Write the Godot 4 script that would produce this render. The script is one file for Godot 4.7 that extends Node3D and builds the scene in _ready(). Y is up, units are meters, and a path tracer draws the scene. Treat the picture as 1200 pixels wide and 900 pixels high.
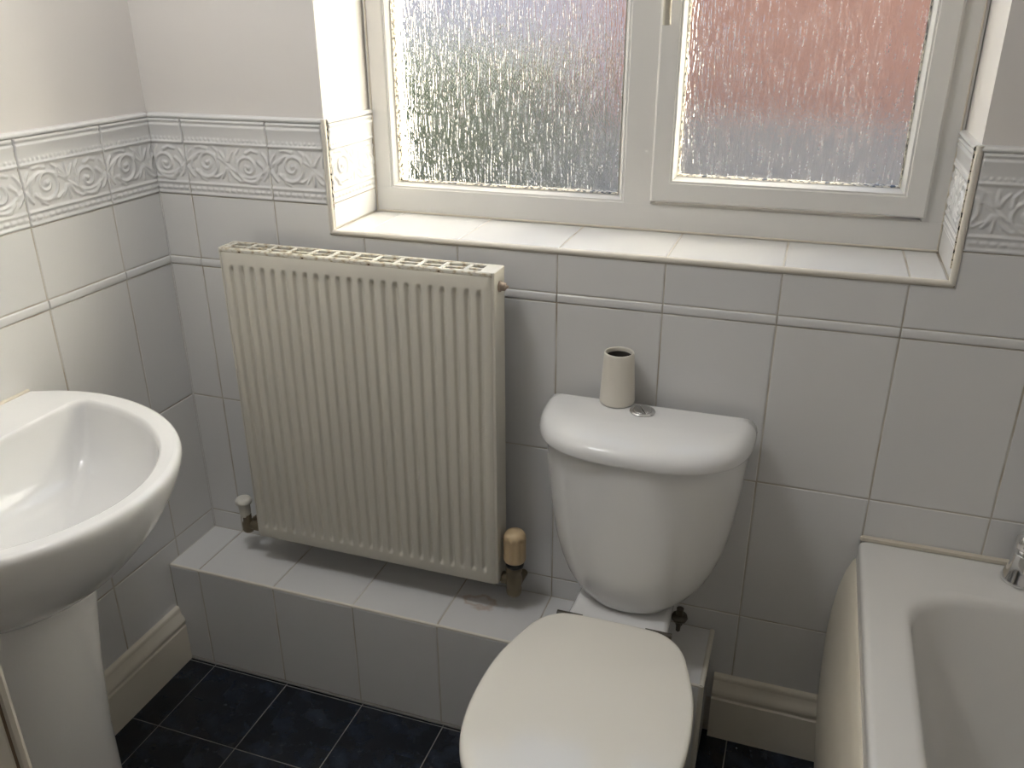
extends Node3D
# A small white tiled bathroom. Back wall (window) is z = 0 looking towards -z, left wall is x = 0, floor is y = 0.

const JX := 0.0812         # first vertical joint on the back wall
const JZ := 0.1369         # first vertical joint on the left wall
const P := 0.2             # tile pitch
const GAP := 0.0024
const Y_BASE := 0.155      # top of the skirting
const Y_R34 := 0.320
const Y_R23 := 0.634
const Y_DADO := 0.949
const Y_DADO_TOP := 0.967
const Y_BORDER := 1.103
const Y_BORDER_TOP := 1.257
const Y_CAP := 1.266
const LEDGE_Y := 0.272
const LEDGE_Z := 0.174
const LEDGE_X := 1.235
const SILL_Y := 1.053
const WIN_L := 0.415
const WIN_R := 1.539
const WIN_TOP := 2.05
const REVEAL := 0.19
const ROOM_X := 2.185
const ROOM_Z := 1.76
const CEIL := 2.36

var M := {}
var cache := {}
var rng := RandomNumberGenerator.new()
var taken := {}

# ------------------------------------------------------------------ naming
func numbered(called: String) -> String:
	var n: int = taken.get(called, 0)
	taken[called] = n + 1
	return called if n == 0 else "%s_%03d" % [called, n]

func thing(called: String, label: String, category: String, at := Vector3.ZERO, group := "") -> Node3D:
	var o := Node3D.new()
	o.name = numbered(called)
	add_child(o)
	o.position = at
	tag(o, label, category, group)
	return o

func tag(o: Node, label: String, category: String, group := "") -> void:
	o.set_meta("label", label)
	o.set_meta("category", category)
	if group:
		o.set_meta("group", group)

func part(called: String, mesh: Mesh, mat: Material, parent: Node, t := Transform3D.IDENTITY) -> MeshInstance3D:
	var o := MeshInstance3D.new()
	o.name = called
	o.mesh = mesh
	o.material_override = mat
	o.transform = t
	parent.add_child(o, true)
	return o

func struct(called: String, mesh: Mesh, mat: Material, label: String) -> MeshInstance3D:
	var o := part(called, mesh, mat, self)
	o.set_meta("kind", "structure")
	o.set_meta("label", label)
	return o

func struct_root(called: String, label: String) -> Node3D:
	var o := Node3D.new()
	o.name = called
	add_child(o)
	o.set_meta("kind", "structure")
	o.set_meta("label", label)
	return o

# ------------------------------------------------------------------ mesh tools
func tri(st: SurfaceTool, a: Vector3, b: Vector3, c: Vector3, n: Vector3) -> void:
	# flat triangle whose front points along n
	var f := (c - a).cross(b - a)
	if f.length_squared() < 1e-18:
		return
	if f.dot(n) < 0.0:
		var q := b
		b = c
		c = q
		f = -f
	f = f.normalized()
	for v in [a, b, c]:
		st.set_normal(f)
		st.add_vertex(v)

func quad(st: SurfaceTool, a: Vector3, b: Vector3, c: Vector3, d: Vector3, n: Vector3) -> void:
	tri(st, a, b, c, n)
	tri(st, a, c, d, n)

func new_st() -> SurfaceTool:
	var st := SurfaceTool.new()
	st.begin(Mesh.PRIMITIVE_TRIANGLES)
	return st

func add_box(st: SurfaceTool, lo: Vector3, hi: Vector3, b := 0.0) -> void:
	# box with chamfered edges
	var c := (lo + hi) / 2.0
	var h := (hi - lo) / 2.0
	for ax in 3:
		for s in [-1.0, 1.0]:
			var u := (ax + 1) % 3
			var w := (ax + 2) % 3
			var n := Vector3.ZERO
			n[ax] = s
			var q := []
			for k in [[-1, -1], [1, -1], [1, 1], [-1, 1]]:
				var v := Vector3.ZERO
				v[ax] = s * h[ax]
				v[u] = k[0] * (h[u] - b)
				v[w] = k[1] * (h[w] - b)
				q.append(c + v)
			quad(st, q[0], q[1], q[2], q[3], n)
	if b <= 0.0:
		return
	for ax in 3:
		var u := (ax + 1) % 3
		var w := (ax + 2) % 3
		for su in [-1.0, 1.0]:
			for sw in [-1.0, 1.0]:
				var n := Vector3.ZERO
				n[u] = su
				n[w] = sw
				var q := []
				for k in [[-1, 0], [1, 0], [1, 1], [-1, 1]]:
					var v := Vector3.ZERO
					v[ax] = k[0] * (h[ax] - b)
					v[u] = su * (h[u] - (b if k[1] == 1 else 0.0))
					v[w] = sw * (h[w] - (0.0 if k[1] == 1 else b))
					q.append(c + v)
				quad(st, q[0], q[1], q[2], q[3], n)
	for sx in [-1.0, 1.0]:
		for sy in [-1.0, 1.0]:
			for sz in [-1.0, 1.0]:
				var s := Vector3(sx, sy, sz)
				tri(st, c + s * Vector3(h.x, h.y - b, h.z - b), c + s * Vector3(h.x - b, h.y, h.z - b), c + s * Vector3(h.x - b, h.y - b, h.z), s)

func box(lo: Vector3, hi: Vector3, b := 0.0) -> ArrayMesh:
	var st := new_st()
	add_box(st, lo, hi, b)
	return st.commit()

func boxes(list: Array, b := 0.0) -> ArrayMesh:
	var st := new_st()
	for q in list:
		add_box(st, q[0], q[1], b)
	return st.commit()

# smooth grid: rows of equal length; repeated rows or columns give a sharp edge. flip when the normals come out inwards
func add_grid(st: SurfaceTool, rows: Array, wrap: bool, hint := Vector3.ZERO) -> void:
	var nr := rows.size()
	var nc: int = rows[0].size()
	var normals := []
	for r in nr:
		var a := PackedVector3Array()
		a.resize(nc)
		normals.append(a)
	var tris := []
	var cols := nc if wrap else nc - 1
	var vol := 0.0
	var toward := 0.0
	var centre := Vector3.ZERO
	for r in nr:
		for c in nc:
			centre += rows[r][c]
	centre /= float(nr * nc)
	for r in nr - 1:
		for c in cols:
			var c2 := (c + 1) % nc
			for t in [[r, c, r + 1, c, r + 1, c2], [r, c, r + 1, c2, r, c2]]:
				var p0: Vector3 = rows[t[0]][t[1]]
				var p1: Vector3 = rows[t[2]][t[3]]
				var p2: Vector3 = rows[t[4]][t[5]]
				var n := (p2 - p0).cross(p1 - p0)
				if n.length_squared() < 1e-20:
					continue
				tris.append(t)
				vol += n.dot(p0 - centre)
				toward += n.dot(hint)
				normals[t[0]][t[1]] += n
				normals[t[2]][t[3]] += n
				normals[t[4]][t[5]] += n
	var s := 1.0
	if hint != Vector3.ZERO:
		s = 1.0 if toward >= 0.0 else -1.0
	else:
		s = 1.0 if vol >= 0.0 else -1.0
	for t in tris:
		var ids := [[t[0], t[1]], [t[2], t[3]], [t[4], t[5]]]
		if s < 0.0:
			ids = [ids[0], ids[2], ids[1]]
		for k in ids:
			st.set_normal((normals[k[0]][k[1]] * s).normalized())
			st.add_vertex(rows[k[0]][k[1]])

func grid(rows: Array, wrap: bool, hint := Vector3.ZERO) -> ArrayMesh:
	var st := new_st()
	add_grid(st, rows, wrap, hint)
	return st.commit()

# lathe about y; profile of Vector2(radius, y); a doubled point is a sharp edge
func add_lathe(st: SurfaceTool, prof: Array, seg := 32, t := Transform3D.IDENTITY) -> void:
	var rows := []
	for q in prof:
		var row := PackedVector3Array()
		for k in seg:
			var a := TAU * k / seg
			row.append(t * Vector3(q.x * cos(a), q.y, q.x * sin(a)))
		rows.append(row)
	add_grid(st, rows, true)

func lathe(prof: Array, seg := 32, t := Transform3D.IDENTITY) -> ArrayMesh:
	var st := new_st()
	add_lathe(st, prof, seg, t)
	return st.commit()

func add_tube(st: SurfaceTool, path: Array, r: float, seg := 14, caps := true) -> void:
	var rows := []
	var up := Vector3.UP
	var n := path.size()
	var tan0: Vector3 = (path[1] - path[0]).normalized()
	if absf(tan0.dot(up)) > 0.9:
		up = Vector3.RIGHT
	for i in n:
		var d: Vector3 = (path[mini(i + 1, n - 1)] - path[maxi(i - 1, 0)]).normalized()
		var side := d.cross(up).normalized()
		up = side.cross(d).normalized()
		var row := PackedVector3Array()
		for k in seg:
			var a := TAU * k / seg
			row.append(path[i] + (side * cos(a) + up * sin(a)) * r)
		if caps and i == 0:
			var cap := PackedVector3Array()
			for k in seg:
				cap.append(path[i])
			rows.append(cap)
			rows.append(row.duplicate())
		rows.append(row)
		if caps and i == n - 1:
			rows.append(row.duplicate())
			var cap2 := PackedVector3Array()
			for k in seg:
				cap2.append(path[i])
			rows.append(cap2)
	add_grid(st, rows, true)

func tube(path: Array, r: float, seg := 14) -> ArrayMesh:
	var st := new_st()
	add_tube(st, path, r, seg)
	return st.commit()

# polygon tile in the xy plane: face at z = 0, chamfer b, body to z = -t
func add_poly_slab(st: SurfaceTool, poly: PackedVector2Array, b: float, t: float) -> void:
	if Geometry2D.is_polygon_clockwise(poly):
		poly = poly.duplicate()
		poly.reverse()
	var n := poly.size()
	var inner := PackedVector2Array()
	for i in n:
		var a := poly[(i + n - 1) % n]
		var p := poly[i]
		var c := poly[(i + 1) % n]
		var e1 := (p - a).normalized()
		var e2 := (c - p).normalized()
		var n1 := Vector2(-e1.y, e1.x)
		var n2 := Vector2(-e2.y, e2.x)
		var k := 1.0 + n1.dot(n2)
		inner.append(p + (n1 + n2) / maxf(k, 0.2) * b)
	var ids := Geometry2D.triangulate_polygon(inner)
	for i in range(0, ids.size(), 3):
		var q := [inner[ids[i]], inner[ids[i + 1]], inner[ids[i + 2]]]
		tri(st, Vector3(q[0].x, q[0].y, 0), Vector3(q[1].x, q[1].y, 0), Vector3(q[2].x, q[2].y, 0), Vector3.BACK)
	for i in n:
		var j := (i + 1) % n
		var e := (poly[j] - poly[i]).normalized()
		var out := Vector3(e.y, -e.x, 0)
		var o1 := Vector3(poly[i].x, poly[i].y, -b * 0.7)
		var o2 := Vector3(poly[j].x, poly[j].y, -b * 0.7)
		quad(st, Vector3(inner[i].x, inner[i].y, 0), Vector3(inner[j].x, inner[j].y, 0), o2, o1, out + Vector3.BACK)
		quad(st, o1, o2, o2 + Vector3(0, 0, b * 0.7 - t), o1 + Vector3(0, 0, b * 0.7 - t), out)

func rect(x0: float, y0: float, x1: float, y1: float) -> PackedVector2Array:
	return PackedVector2Array([Vector2(x0, y0), Vector2(x1, y0), Vector2(x1, y1), Vector2(x0, y1)])

func tile_mesh(w: float, h: float, b := 0.0016, t := 0.006) -> ArrayMesh:
	var key := "t%d_%d_%d" % [roundi(w * 10000), roundi(h * 10000), roundi(b * 100000)]
	if not cache.has(key):
		var st := new_st()
		add_poly_slab(st, rect(-w / 2, -h / 2, w / 2, h / 2), b, t)
		cache[key] = st.commit()
	return cache[key]

const BACK_AXES := Basis(Vector3(1, 0, 0), Vector3(0, 1, 0), Vector3(0, 0, 1))
const LEFT_AXES := Basis(Vector3(0, 0, -1), Vector3(0, 1, 0), Vector3(1, 0, 0))
const RIGHT_AXES := Basis(Vector3(0, 0, 1), Vector3(0, 1, 0), Vector3(-1, 0, 0))
const UP_AXES := Basis(Vector3(1, 0, 0), Vector3(0, 0, -1), Vector3(0, 1, 0))

# one rectangular tile; u0..u1 and v0..v1 run in the axes' own x and y
func lay(parent: Node, axes: Basis, origin: Vector3, u0: float, v0: float, u1: float, v1: float, mat: Material, tilt := 0.0012, called := "tile", b := 0.0016) -> MeshInstance3D:
	var w := u1 - u0 - GAP
	var h := v1 - v0 - GAP
	if w < 0.004 or h < 0.004:
		return null
	var lean := Basis.from_euler(Vector3(rng.randf_range(-tilt, tilt), rng.randf_range(-tilt, tilt), 0))
	var t := Transform3D(axes * lean, origin + axes * Vector3((u0 + u1) / 2, (v0 + v1) / 2, rng.randf_range(-0.0003, 0.0002)))
	return part(called, tile_mesh(w, h, b), mat, parent, t)

# ------------------------------------------------------------------ relief of the border tiles
const RU := 121
const RV := 97
var relief := PackedFloat32Array()
const BW := 0.2
const BH := Y_BORDER_TOP - Y_BORDER

func stamp(u: float, v: float, r: float, h: float, base: float) -> void:
	# a rounded blob in metres; u along the tile, v from the bottom
	var du := BW / (RU - 1)
	var dv := BH / (RV - 1)
	for i in range(maxi(0, floori((u - r) / du)), mini(RU - 1, ceili((u + r) / du)) + 1):
		for j in range(maxi(0, floori((v - r) / dv)), mini(RV - 1, ceili((v + r) / dv)) + 1):
			var d2 := (Vector2(i * du - u, j * dv - v).length_squared()) / (r * r)
			if d2 < 1.0:
				var k := j * RU + i
				relief[k] = maxf(relief[k], base + h * sqrt(1.0 - d2))

func stroke(pts: Array, r0: float, r1: float, h: float, base: float) -> void:
	for i in pts.size() - 1:
		var a: Vector2 = pts[i]
		var b: Vector2 = pts[i + 1]
		var n := maxi(2, ceili(a.distance_to(b) / 0.0009))
		for k in n:
			var f := (i + float(k) / n) / (pts.size() - 1)
			var q := a.lerp(b, float(k) / n)
			for du in [-BW, 0.0, BW]:
				stamp(q.x + du, q.y, lerpf(r0, r1, f), h, base)

func make_relief() -> void:
	relief.resize(RU * RV)
	for j in RV:
		var s := 1.0 - float(j) / (RV - 1)          # 0 at the top
		var h := 0.0005
		if s < 0.045:
			h = 0.0042 * sqrt(clampf(s / 0.03, 0, 1))
		elif s < 0.075:
			h = 0.0018
		elif s < 0.235:
			h = lerpf(0.0046, 0.0012, sin((s - 0.075) / 0.16 * PI / 2))
		elif s < 0.285:
			h = 0.0013
		elif s < 0.325:
			h = 0.0013 + 0.0032 * sin((s - 0.285) / 0.04 * PI)
		elif s < 0.82:
			h = 0.0004
		elif s < 0.862:
			h = 0.0004 + 0.0026 * sin((s - 0.82) / 0.042 * PI)
		elif s < 0.96:
			h = 0.0006
		else:
			h = 0.0006 + 0.0018 * sin((s - 0.96) / 0.04 * PI)
		for i in RU:
			relief[j * RU + i] = h
	for k in 20:                                      # the two rows of beads
		stamp(0.005 + k * 0.01, BH * (1 - 0.26), 0.0032, 0.0022, 0.001)
	for k in 14:
		var u := 0.2 / 14 * (k + 0.5)
		for e in 5:
			stamp(u + (e - 2) * 0.0011, BH * (1 - 0.912), 0.0040, 0.0022, 0.0005)
	var vm := BH * (1 - 0.573)                        # middle of the scroll field
	var base := 0.0003
	for side in 2:                                    # two mirrored scrolls to each tile
		var c := Vector2(0.052 + 0.096 * side, vm + (0.003 if side == 0 else -0.003))
		var f := 1.0 if side == 0 else -1.0
		var pts := []
		for k in 60:
			var q := k / 59.0
			var a := (-2.6 + q * 9.6) * f + (PI if side == 1 else 0.0)
			pts.append(c + Vector2(cos(a), sin(a)) * lerpf(0.0335, 0.006, pow(q, 0.8)))
		stroke(pts, 0.0036, 0.0024, 0.0034, base)
		stroke([c, c + Vector2(0.0005, 0)], 0.0048, 0.0048, 0.0038, base)
		for k in 5:                                   # leaves that curl off the scroll
			var a := (0.4 + k * 1.15) * f + (PI if side == 1 else 0.0)
			var p0 := c + Vector2(cos(a), sin(a)) * 0.028
			var p1 := c + Vector2(cos(a + 0.35 * f), sin(a + 0.35 * f)) * 0.036
			var p2 := c + Vector2(cos(a + 0.75 * f), sin(a + 0.75 * f)) * 0.040
			p1.y = clampf(p1.y, vm - 0.034, vm + 0.034)
			p2.y = clampf(p2.y, vm - 0.035, vm + 0.035)
			stroke([p0, p1, p2], 0.0042, 0.0016, 0.0030, base)
	for q in [[0.1, 1.0], [0.1, -1.0], [0.0, 1.0], [0.0, -1.0]]:   # fans of leaves between the scrolls
		for k in 3:
			var sx: float = (k - 1) * 0.011
			var top := Vector2(q[0] + sx * 1.5, vm + q[1] * (0.033 - absf(sx) * 0.5))
			stroke([Vector2(q[0] + sx * 0.3, vm + q[1] * 0.008), Vector2(q[0] + sx, vm + q[1] * 0.021), top], 0.0040, 0.0017, 0.0030, base)
	var pts := []
	for k in 41:                                      # the wavy stem
		var u := k * BW / 40
		pts.append(Vector2(u, vm + 0.024 * sin(u / BW * TAU)))
	stroke(pts, 0.0026, 0.0026, 0.0026, base)
	for pass_ in 1:                                   # soften as glaze does
		var old := relief.duplicate()
		for j in range(1, RV - 1):
			for i in range(1, RU - 1):
				var k := j * RU + i
				relief[k] = old[k] * 0.4 + (old[k - 1] + old[k + 1] + old[k - RU] + old[k + RU]) * 0.15

func relief_at(u: float, v: float) -> float:
	var x := clampf(u / BW * (RU - 1), 0, RU - 1.001)
	var y := clampf(v / BH * (RV - 1), 0, RV - 1.001)
	var i := int(x)
	var j := int(y)
	var k := j * RU + i
	return lerpf(lerpf(relief[k], relief[k + 1], x - i), lerpf(relief[k + RU], relief[k + RU + 1], x - i), y - j)

func border_mesh(u0: float, u1: float, mirror := false) -> ArrayMesh:
	# part of a border tile between u0 and u1 (0 .. 0.2); origin at its lower left, face towards +z
	var key := "b%d_%d" % [roundi(u0 * 10000), roundi(u1 * 10000)]
	if cache.has(key):
		return cache[key]
	var w := u1 - u0 - GAP * 0.6
	var n := maxi(4, roundi(w / BW * (RU - 1)))
	var rows := []
	for j in RV:
		var row := PackedVector3Array()
		var v := (BH - GAP * 0.5) * j / (RV - 1)
		row.append(Vector3(0, v, -0.006))
		for i in n + 1:
			var x := w * i / n
			var e := minf(x, w - x)
			var h := relief_at(u0 + x, v) * clampf(0.3 + e / 0.0025, 0.0, 1.0)
			row.append(Vector3(x, v, h - (0.0012 if e < 0.0009 else 0.0)))
		row.append(Vector3(w, v, -0.006))
		rows.append(row)
	var first := PackedVector3Array()
	var last := PackedVector3Array()
	for q in rows[0]:
		first.append(Vector3(q.x, q.y, -0.006))
	for q in rows[RV - 1]:
		last.append(Vector3(q.x, q.y, -0.006))
	rows.push_front(first)
	rows.append(last)
	cache[key] = grid(rows, false, Vector3.BACK)
	return cache[key]

func lay_border(parent: Node, axes: Basis, origin: Vector3, u0: float, u1: float, r0: float) -> void:
	# u0..u1 on the wall, r0 = where on the tile it starts
	if u1 - u0 < 0.012:
		return
	part("border_tile", border_mesh(r0, r0 + u1 - u0), M.glaze, parent, Transform3D(axes, origin + axes * Vector3(u0 + GAP * 0.3, Y_BORDER + GAP * 0.3, 0)))

# ------------------------------------------------------------------ materials
func mat(color: Color, rough: float, spec := 0.5, metal := 0.0) -> StandardMaterial3D:
	var m := StandardMaterial3D.new()
	m.albedo_color = color
	m.roughness = rough
	m.metallic_specular = spec
	m.metallic = metal
	return m

func lin(r: float, g: float, b: float) -> Color:
	return Color(r, g, b).linear_to_srgb()

func tri_noise(m: StandardMaterial3D, scale: float) -> void:
	m.uv1_triplanar = true
	m.uv1_world_triplanar = true
	m.uv1_scale = Vector3.ONE * scale

func noise_tex(seed_: int, freq: float, size := 256, oct := 3, ramp: Gradient = null) -> NoiseTexture2D:
	var n := FastNoiseLite.new()
	n.seed = seed_
	n.frequency = freq
	n.fractal_octaves = oct
	var t := NoiseTexture2D.new()
	t.width = size
	t.height = size
	t.seamless = true
	t.noise = n
	if ramp:
		t.color_ramp = ramp
	return t

func ramp(stops: Array) -> Gradient:
	var g := Gradient.new()
	var off := PackedFloat32Array()
	var col := PackedColorArray()
	for s in stops:
		off.append(s[0])
		col.append(s[1])
	g.offsets = off
	g.colors = col
	return g

func marble_image() -> ImageTexture:
	# navy black floor tile with thin pale veins
	var n1 := FastNoiseLite.new()
	n1.seed = 5
	n1.frequency = 0.007
	n1.fractal_octaves = 4
	var n2 := FastNoiseLite.new()
	n2.seed = 11
	n2.frequency = 0.012
	n2.fractal_octaves = 5
	var n3 := FastNoiseLite.new()
	n3.seed = 21
	n3.frequency = 0.05
	var s := 512
	var im := Image.create(s, s, false, Image.FORMAT_RGB8)
	for y in s:
		for x in s:
			var w := n2.get_noise_2d(x, y) * 60.0
			var v := absf(n1.get_noise_2d(x + w, y - w))
			var vein := pow(clampf(1.0 - v / 0.018, 0.0, 1.0), 2.0) * clampf(0.25 + n2.get_noise_2d(y + 300, x) * 2.2, 0.0, 1.0)
			var v2 := absf(n1.get_noise_2d(y * 1.7 + 900 + w, x * 1.7))
			vein += 0.5 * pow(clampf(1.0 - v2 / 0.014, 0.0, 1.0), 2.0) * clampf(n2.get_noise_2d(y + 900, x + 77) * 2.0, 0.0, 1.0)
			var cloud := clampf(0.5 + n2.get_noise_2d(x * 0.6 + 50, y * 0.6) * 0.9 + n3.get_noise_2d(x, y) * 0.15, 0.0, 1.0)
			var c := Color(0.055, 0.070, 0.095).lerp(Color(0.16, 0.19, 0.24), cloud)
			c = c.lerp(Color(0.42, 0.42, 0.42), clampf(vein, 0, 1) * 0.8)
			im.set_pixel(x, y, c)
	return ImageTexture.create_from_image(im)

func streak_image(etched := false) -> ImageTexture:
	# relief of the obscured glass: fine vertical runs with small drops
	var a := FastNoiseLite.new()
	a.seed = 3
	a.frequency = 1.0
	a.fractal_octaves = 2
	var b := FastNoiseLite.new()
	b.seed = 8
	b.frequency = 1.0
	b.fractal_octaves = 1
	var s := 1024
	var im := Image.create(s, s, false, Image.FORMAT_RGB8)
	for y in s:
		for x in s:
			var wob := b.get_noise_2d(x * 0.04, y * 0.012) * 2.5
			var h := 0.5 + 0.44 * a.get_noise_2d((x + wob) * 0.19, y * 0.013) + 0.15 * b.get_noise_2d(x * 0.33 + 40, y * 0.12) 
			if etched:
				h = 0.34 + 0.66 * smoothstep(0.40, 0.80, h)
			im.set_pixel(x, y, Color(h, h, h))
	return ImageTexture.create_from_image(im)

func stained_glaze() -> StandardMaterial3D:
	# rusty water mark on the ledge tile under the radiator valve; the picture spans 0.4 m from (0.6, 0) in x and z
	var n := FastNoiseLite.new()
	n.seed = 40
	n.frequency = 0.03
	n.fractal_octaves = 4
	var s := 256
	var im := Image.create(s, s, false, Image.FORMAT_RGB8)
	var base := lin(0.712, 0.708, 0.70)
	for y in s:
		for x in s:
			var p := Vector2(x, y) / s * 0.4 + Vector2(0.6, 0.0)
			var q := Vector2((p.x - 0.742) / 0.045, (p.y - 0.070) / 0.022)
			var d := q.length() + n.get_noise_2d(x * 0.9, y * 0.9) * 0.8
			var ring_ := clampf(1.0 - absf(d - 0.75) / 0.35, 0.0, 1.0) * 0.75 + clampf(0.8 - d, 0.0, 1.0) * 0.3
			im.set_pixel(x, y, base.lerp(Color(0.66, 0.52, 0.42), clampf(ring_ * 0.5, 0.0, 0.4)))
	var m := mat(Color.WHITE, 0.2)
	m.albedo_texture = ImageTexture.create_from_image(im)
	m.uv1_triplanar = true
	m.uv1_world_triplanar = true
	m.uv1_scale = Vector3.ONE * 2.5
	m.uv1_offset = Vector3(-1.5, 0, 0)
	return m

func make_materials() -> void:
	M.stained = stained_glaze()
	M.glaze = mat(lin(0.712, 0.708, 0.70), 0.16)
	M.glaze_b = mat(lin(0.697, 0.694, 0.688), 0.18)
	M.glaze_c = mat(lin(0.722, 0.715, 0.702), 0.17)
	M.grout = mat(lin(0.59, 0.56, 0.52), 0.9)
	var gt := noise_tex(2, 0.02, 256, 4, ramp([[0.0, Color(0.80, 0.76, 0.70)], [0.5, Color(0.95, 0.94, 0.91)], [1.0, Color(1, 1, 1)]]))
	M.grout.albedo_texture = gt
	tri_noise(M.grout, 1.6)
	M.paint = mat(lin(0.735, 0.705, 0.672), 0.75)
	M.ceiling = mat(lin(0.78, 0.77, 0.74), 0.85)
	M.gloss = mat(lin(0.74, 0.69, 0.59), 0.32)                # cream gloss paint on wood
	M.upvc = mat(lin(0.70, 0.685, 0.655), 0.28)
	M.trim = mat(lin(0.72, 0.68, 0.60), 0.35)
	M.china = mat(lin(0.78, 0.777, 0.768), 0.09)
	M.seat = mat(lin(0.84, 0.81, 0.735), 0.12)
	M.acrylic = mat(lin(0.76, 0.745, 0.71), 0.2)
	M.panel = mat(lin(0.74, 0.68, 0.56), 0.3)
	M.chrome = mat(lin(0.80, 0.80, 0.80), 0.08, 0.5, 1.0)
	M.radiator = mat(lin(0.66, 0.63, 0.55), 0.38)
	M.brass = mat(lin(0.23, 0.19, 0.13), 0.45, 0.5, 0.7)
	M.cream_plastic = mat(lin(0.66, 0.50, 0.30), 0.4)
	M.white_plastic = mat(lin(0.72, 0.69, 0.62), 0.4)
	M.black_plastic = mat(lin(0.02, 0.02, 0.02), 0.35)
	M.hinge = mat(lin(0.06, 0.05, 0.035), 0.4)
	M.dark = mat(lin(0.05, 0.042, 0.034), 0.8)  # shade inside the radiator and the pot, put into the colour
	M.silicone = mat(lin(0.66, 0.60, 0.50), 0.4)
	var spots := noise_tex(77, 0.035, 256, 4, ramp([[0.0, Color(0.05, 0.04, 0.03)], [0.40, Color(0.12, 0.09, 0.06)], [0.46, Color(0.93, 0.90, 0.84)], [1.0, Color(1, 1, 1)]]))
	M.mould = mat(lin(0.70, 0.66, 0.58), 0.5)
	M.mould.albedo_texture = spots
	tri_noise(M.mould, 9.0)
	var rust := noise_tex(78, 0.03, 256, 4, ramp([[0.0, Color(0.20, 0.12, 0.06)], [0.15, Color(0.36, 0.25, 0.16)], [0.20, Color(0.80, 0.73, 0.62)], [0.55, Color(1, 1, 1)], [1.0, Color(1, 1, 1)]]))
	M.chipped = mat(lin(0.66, 0.63, 0.55), 0.45)
	M.chipped.albedo_texture = rust
	tri_noise(M.chipped, 7.0)
	M.floor = []
	var marble := marble_image()
	for k in 5:
		var m := mat(Color.WHITE, 0.22)
		m.albedo_texture = marble
		tri_noise(m, 3.1)
		m.uv1_offset = Vector3(k * 0.37, k * 0.21, k * 0.53)
		M.floor.append(m)
	M.floor_grout = mat(lin(0.22, 0.215, 0.20), 0.85)
	M.glass = mat(Color(0.94, 0.96, 0.95, 0.0), 0.28)
	M.glass.roughness_texture = streak_image(true)
	M.glass.refraction_enabled = true
	M.glass.refraction_scale = 0.05
	M.glass.transparency = BaseMaterial3D.TRANSPARENCY_ALPHA
	M.glass.heightmap_enabled = true
	M.glass.heightmap_texture = streak_image()
	M.glass.heightmap_scale = 0.26
	M.glass.uv1_triplanar = true
	M.glass.uv1_world_triplanar = true
	M.glass.uv1_scale = Vector3.ONE
	M.brick = mat(lin(0.56, 0.29, 0.19), 0.9)
	M.brick.albedo_texture = noise_tex(90, 0.03, 256, 4, ramp([[0.0, Color(0.72, 0.66, 0.62)], [1.0, Color(1, 1, 1)]]))
	tri_noise(M.brick, 1.2)
	M.render_wall = mat(lin(0.40, 0.365, 0.375), 0.9)
	M.leaf = mat(lin(0.15, 0.16, 0.10), 0.7)
	M.leaf.albedo_texture = noise_tex(91, 0.06, 256, 4, ramp([[0.0, Color(0.5, 0.55, 0.45)], [1.0, Color(1, 1, 0.9)]]))
	tri_noise(M.leaf, 1.5)
	M.fence = mat(lin(0.16, 0.145, 0.13), 0.85)
	M.slab = mat(lin(0.24, 0.235, 0.23), 0.9)
	M.carpet = mat(lin(0.35, 0.32, 0.28), 0.95)
	M.lamp = mat(lin(0.9, 0.88, 0.82), 0.4)
	M.lamp.emission_enabled = true
	M.lamp.emission = Color(1.0, 0.945, 0.865)
	M.lamp.emission_energy_multiplier = 1.0

# ------------------------------------------------------------------ main
func _ready() -> void:
	rng.seed = 7
	# camera
	var cam := Camera3D.new()
	cam.name = "camera"
	add_child(cam)
	cam.fov = 48.091
	cam.near = 0.02
	cam.far = 200.0
	cam.position = Vector3(1.30924, 1.46028, 1.49429)
	cam.basis = Basis(Vector3.UP, deg_to_rad(19.12095)) * Basis(Vector3.RIGHT, deg_to_rad(-23.62482)) * Basis(Vector3.BACK, deg_to_rad(-0.23122))
	cam.current = true
	# sky, sun, exposure
	var env := Environment.new()
	env.background_mode = Environment.BG_SKY
	var sky_m := ProceduralSkyMaterial.new()
	sky_m.sky_top_color = Color(0.52, 0.65, 0.86)
	sky_m.sky_horizon_color = Color(0.87, 0.85, 0.82)
	sky_m.sky_curve = 0.22
	sky_m.sun_angle_max = 24.0
	sky_m.sun_curve = 0.12
	sky_m.ground_bottom_color = Color(0.28, 0.27, 0.25)
	sky_m.ground_horizon_color = Color(0.55, 0.54, 0.52)
	sky_m.sky_energy_multiplier = 1.0
	var sky := Sky.new()
	sky.sky_material = sky_m
	env.sky = sky
	env.background_energy_multiplier = 2.05
	env.tonemap_mode = Environment.TONE_MAPPER_LINEAR
	env.tonemap_exposure = 1.85
	env.sdfgi_enabled = true
	env.ssao_enabled = true
	env.ssil_enabled = true
	var we := WorldEnvironment.new()
	we.name = "environment"
	we.environment = env
	add_child(we)
	var sun := DirectionalLight3D.new()
	sun.name = "sun"
	add_child(sun)
	sun.look_at_from_position(Vector3(8.0, 4.8, -4.8), Vector3.ZERO)
	sun.light_color = Color(1.0, 0.945, 0.865)
	sun.light_energy = 12.0
	sun.light_angular_distance = 0.6
	sun.shadow_enabled = true

	make_materials()
	make_relief()
	build_shell()
	build_window()
	build_ledge()
	build_skirting()
	build_radiator()
	build_toilet()
	build_basin()
	build_bath()
	build_door()
	build_lamp()
	build_outside()

# ------------------------------------------------------------------ room shell
func joints(first: float, lo: float, hi: float) -> Array:
	var out := [lo]
	var k := ceili((lo - first) / P - 1e-4)
	while first + k * P < hi - 0.003:
		if first + k * P > lo + 0.003:
			out.append(first + k * P)
		k += 1
	out.append(hi)
	return out

func glaze() -> Material:
	return [M.glaze, M.glaze_b, M.glaze_c][rng.randi() % 3]

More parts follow.
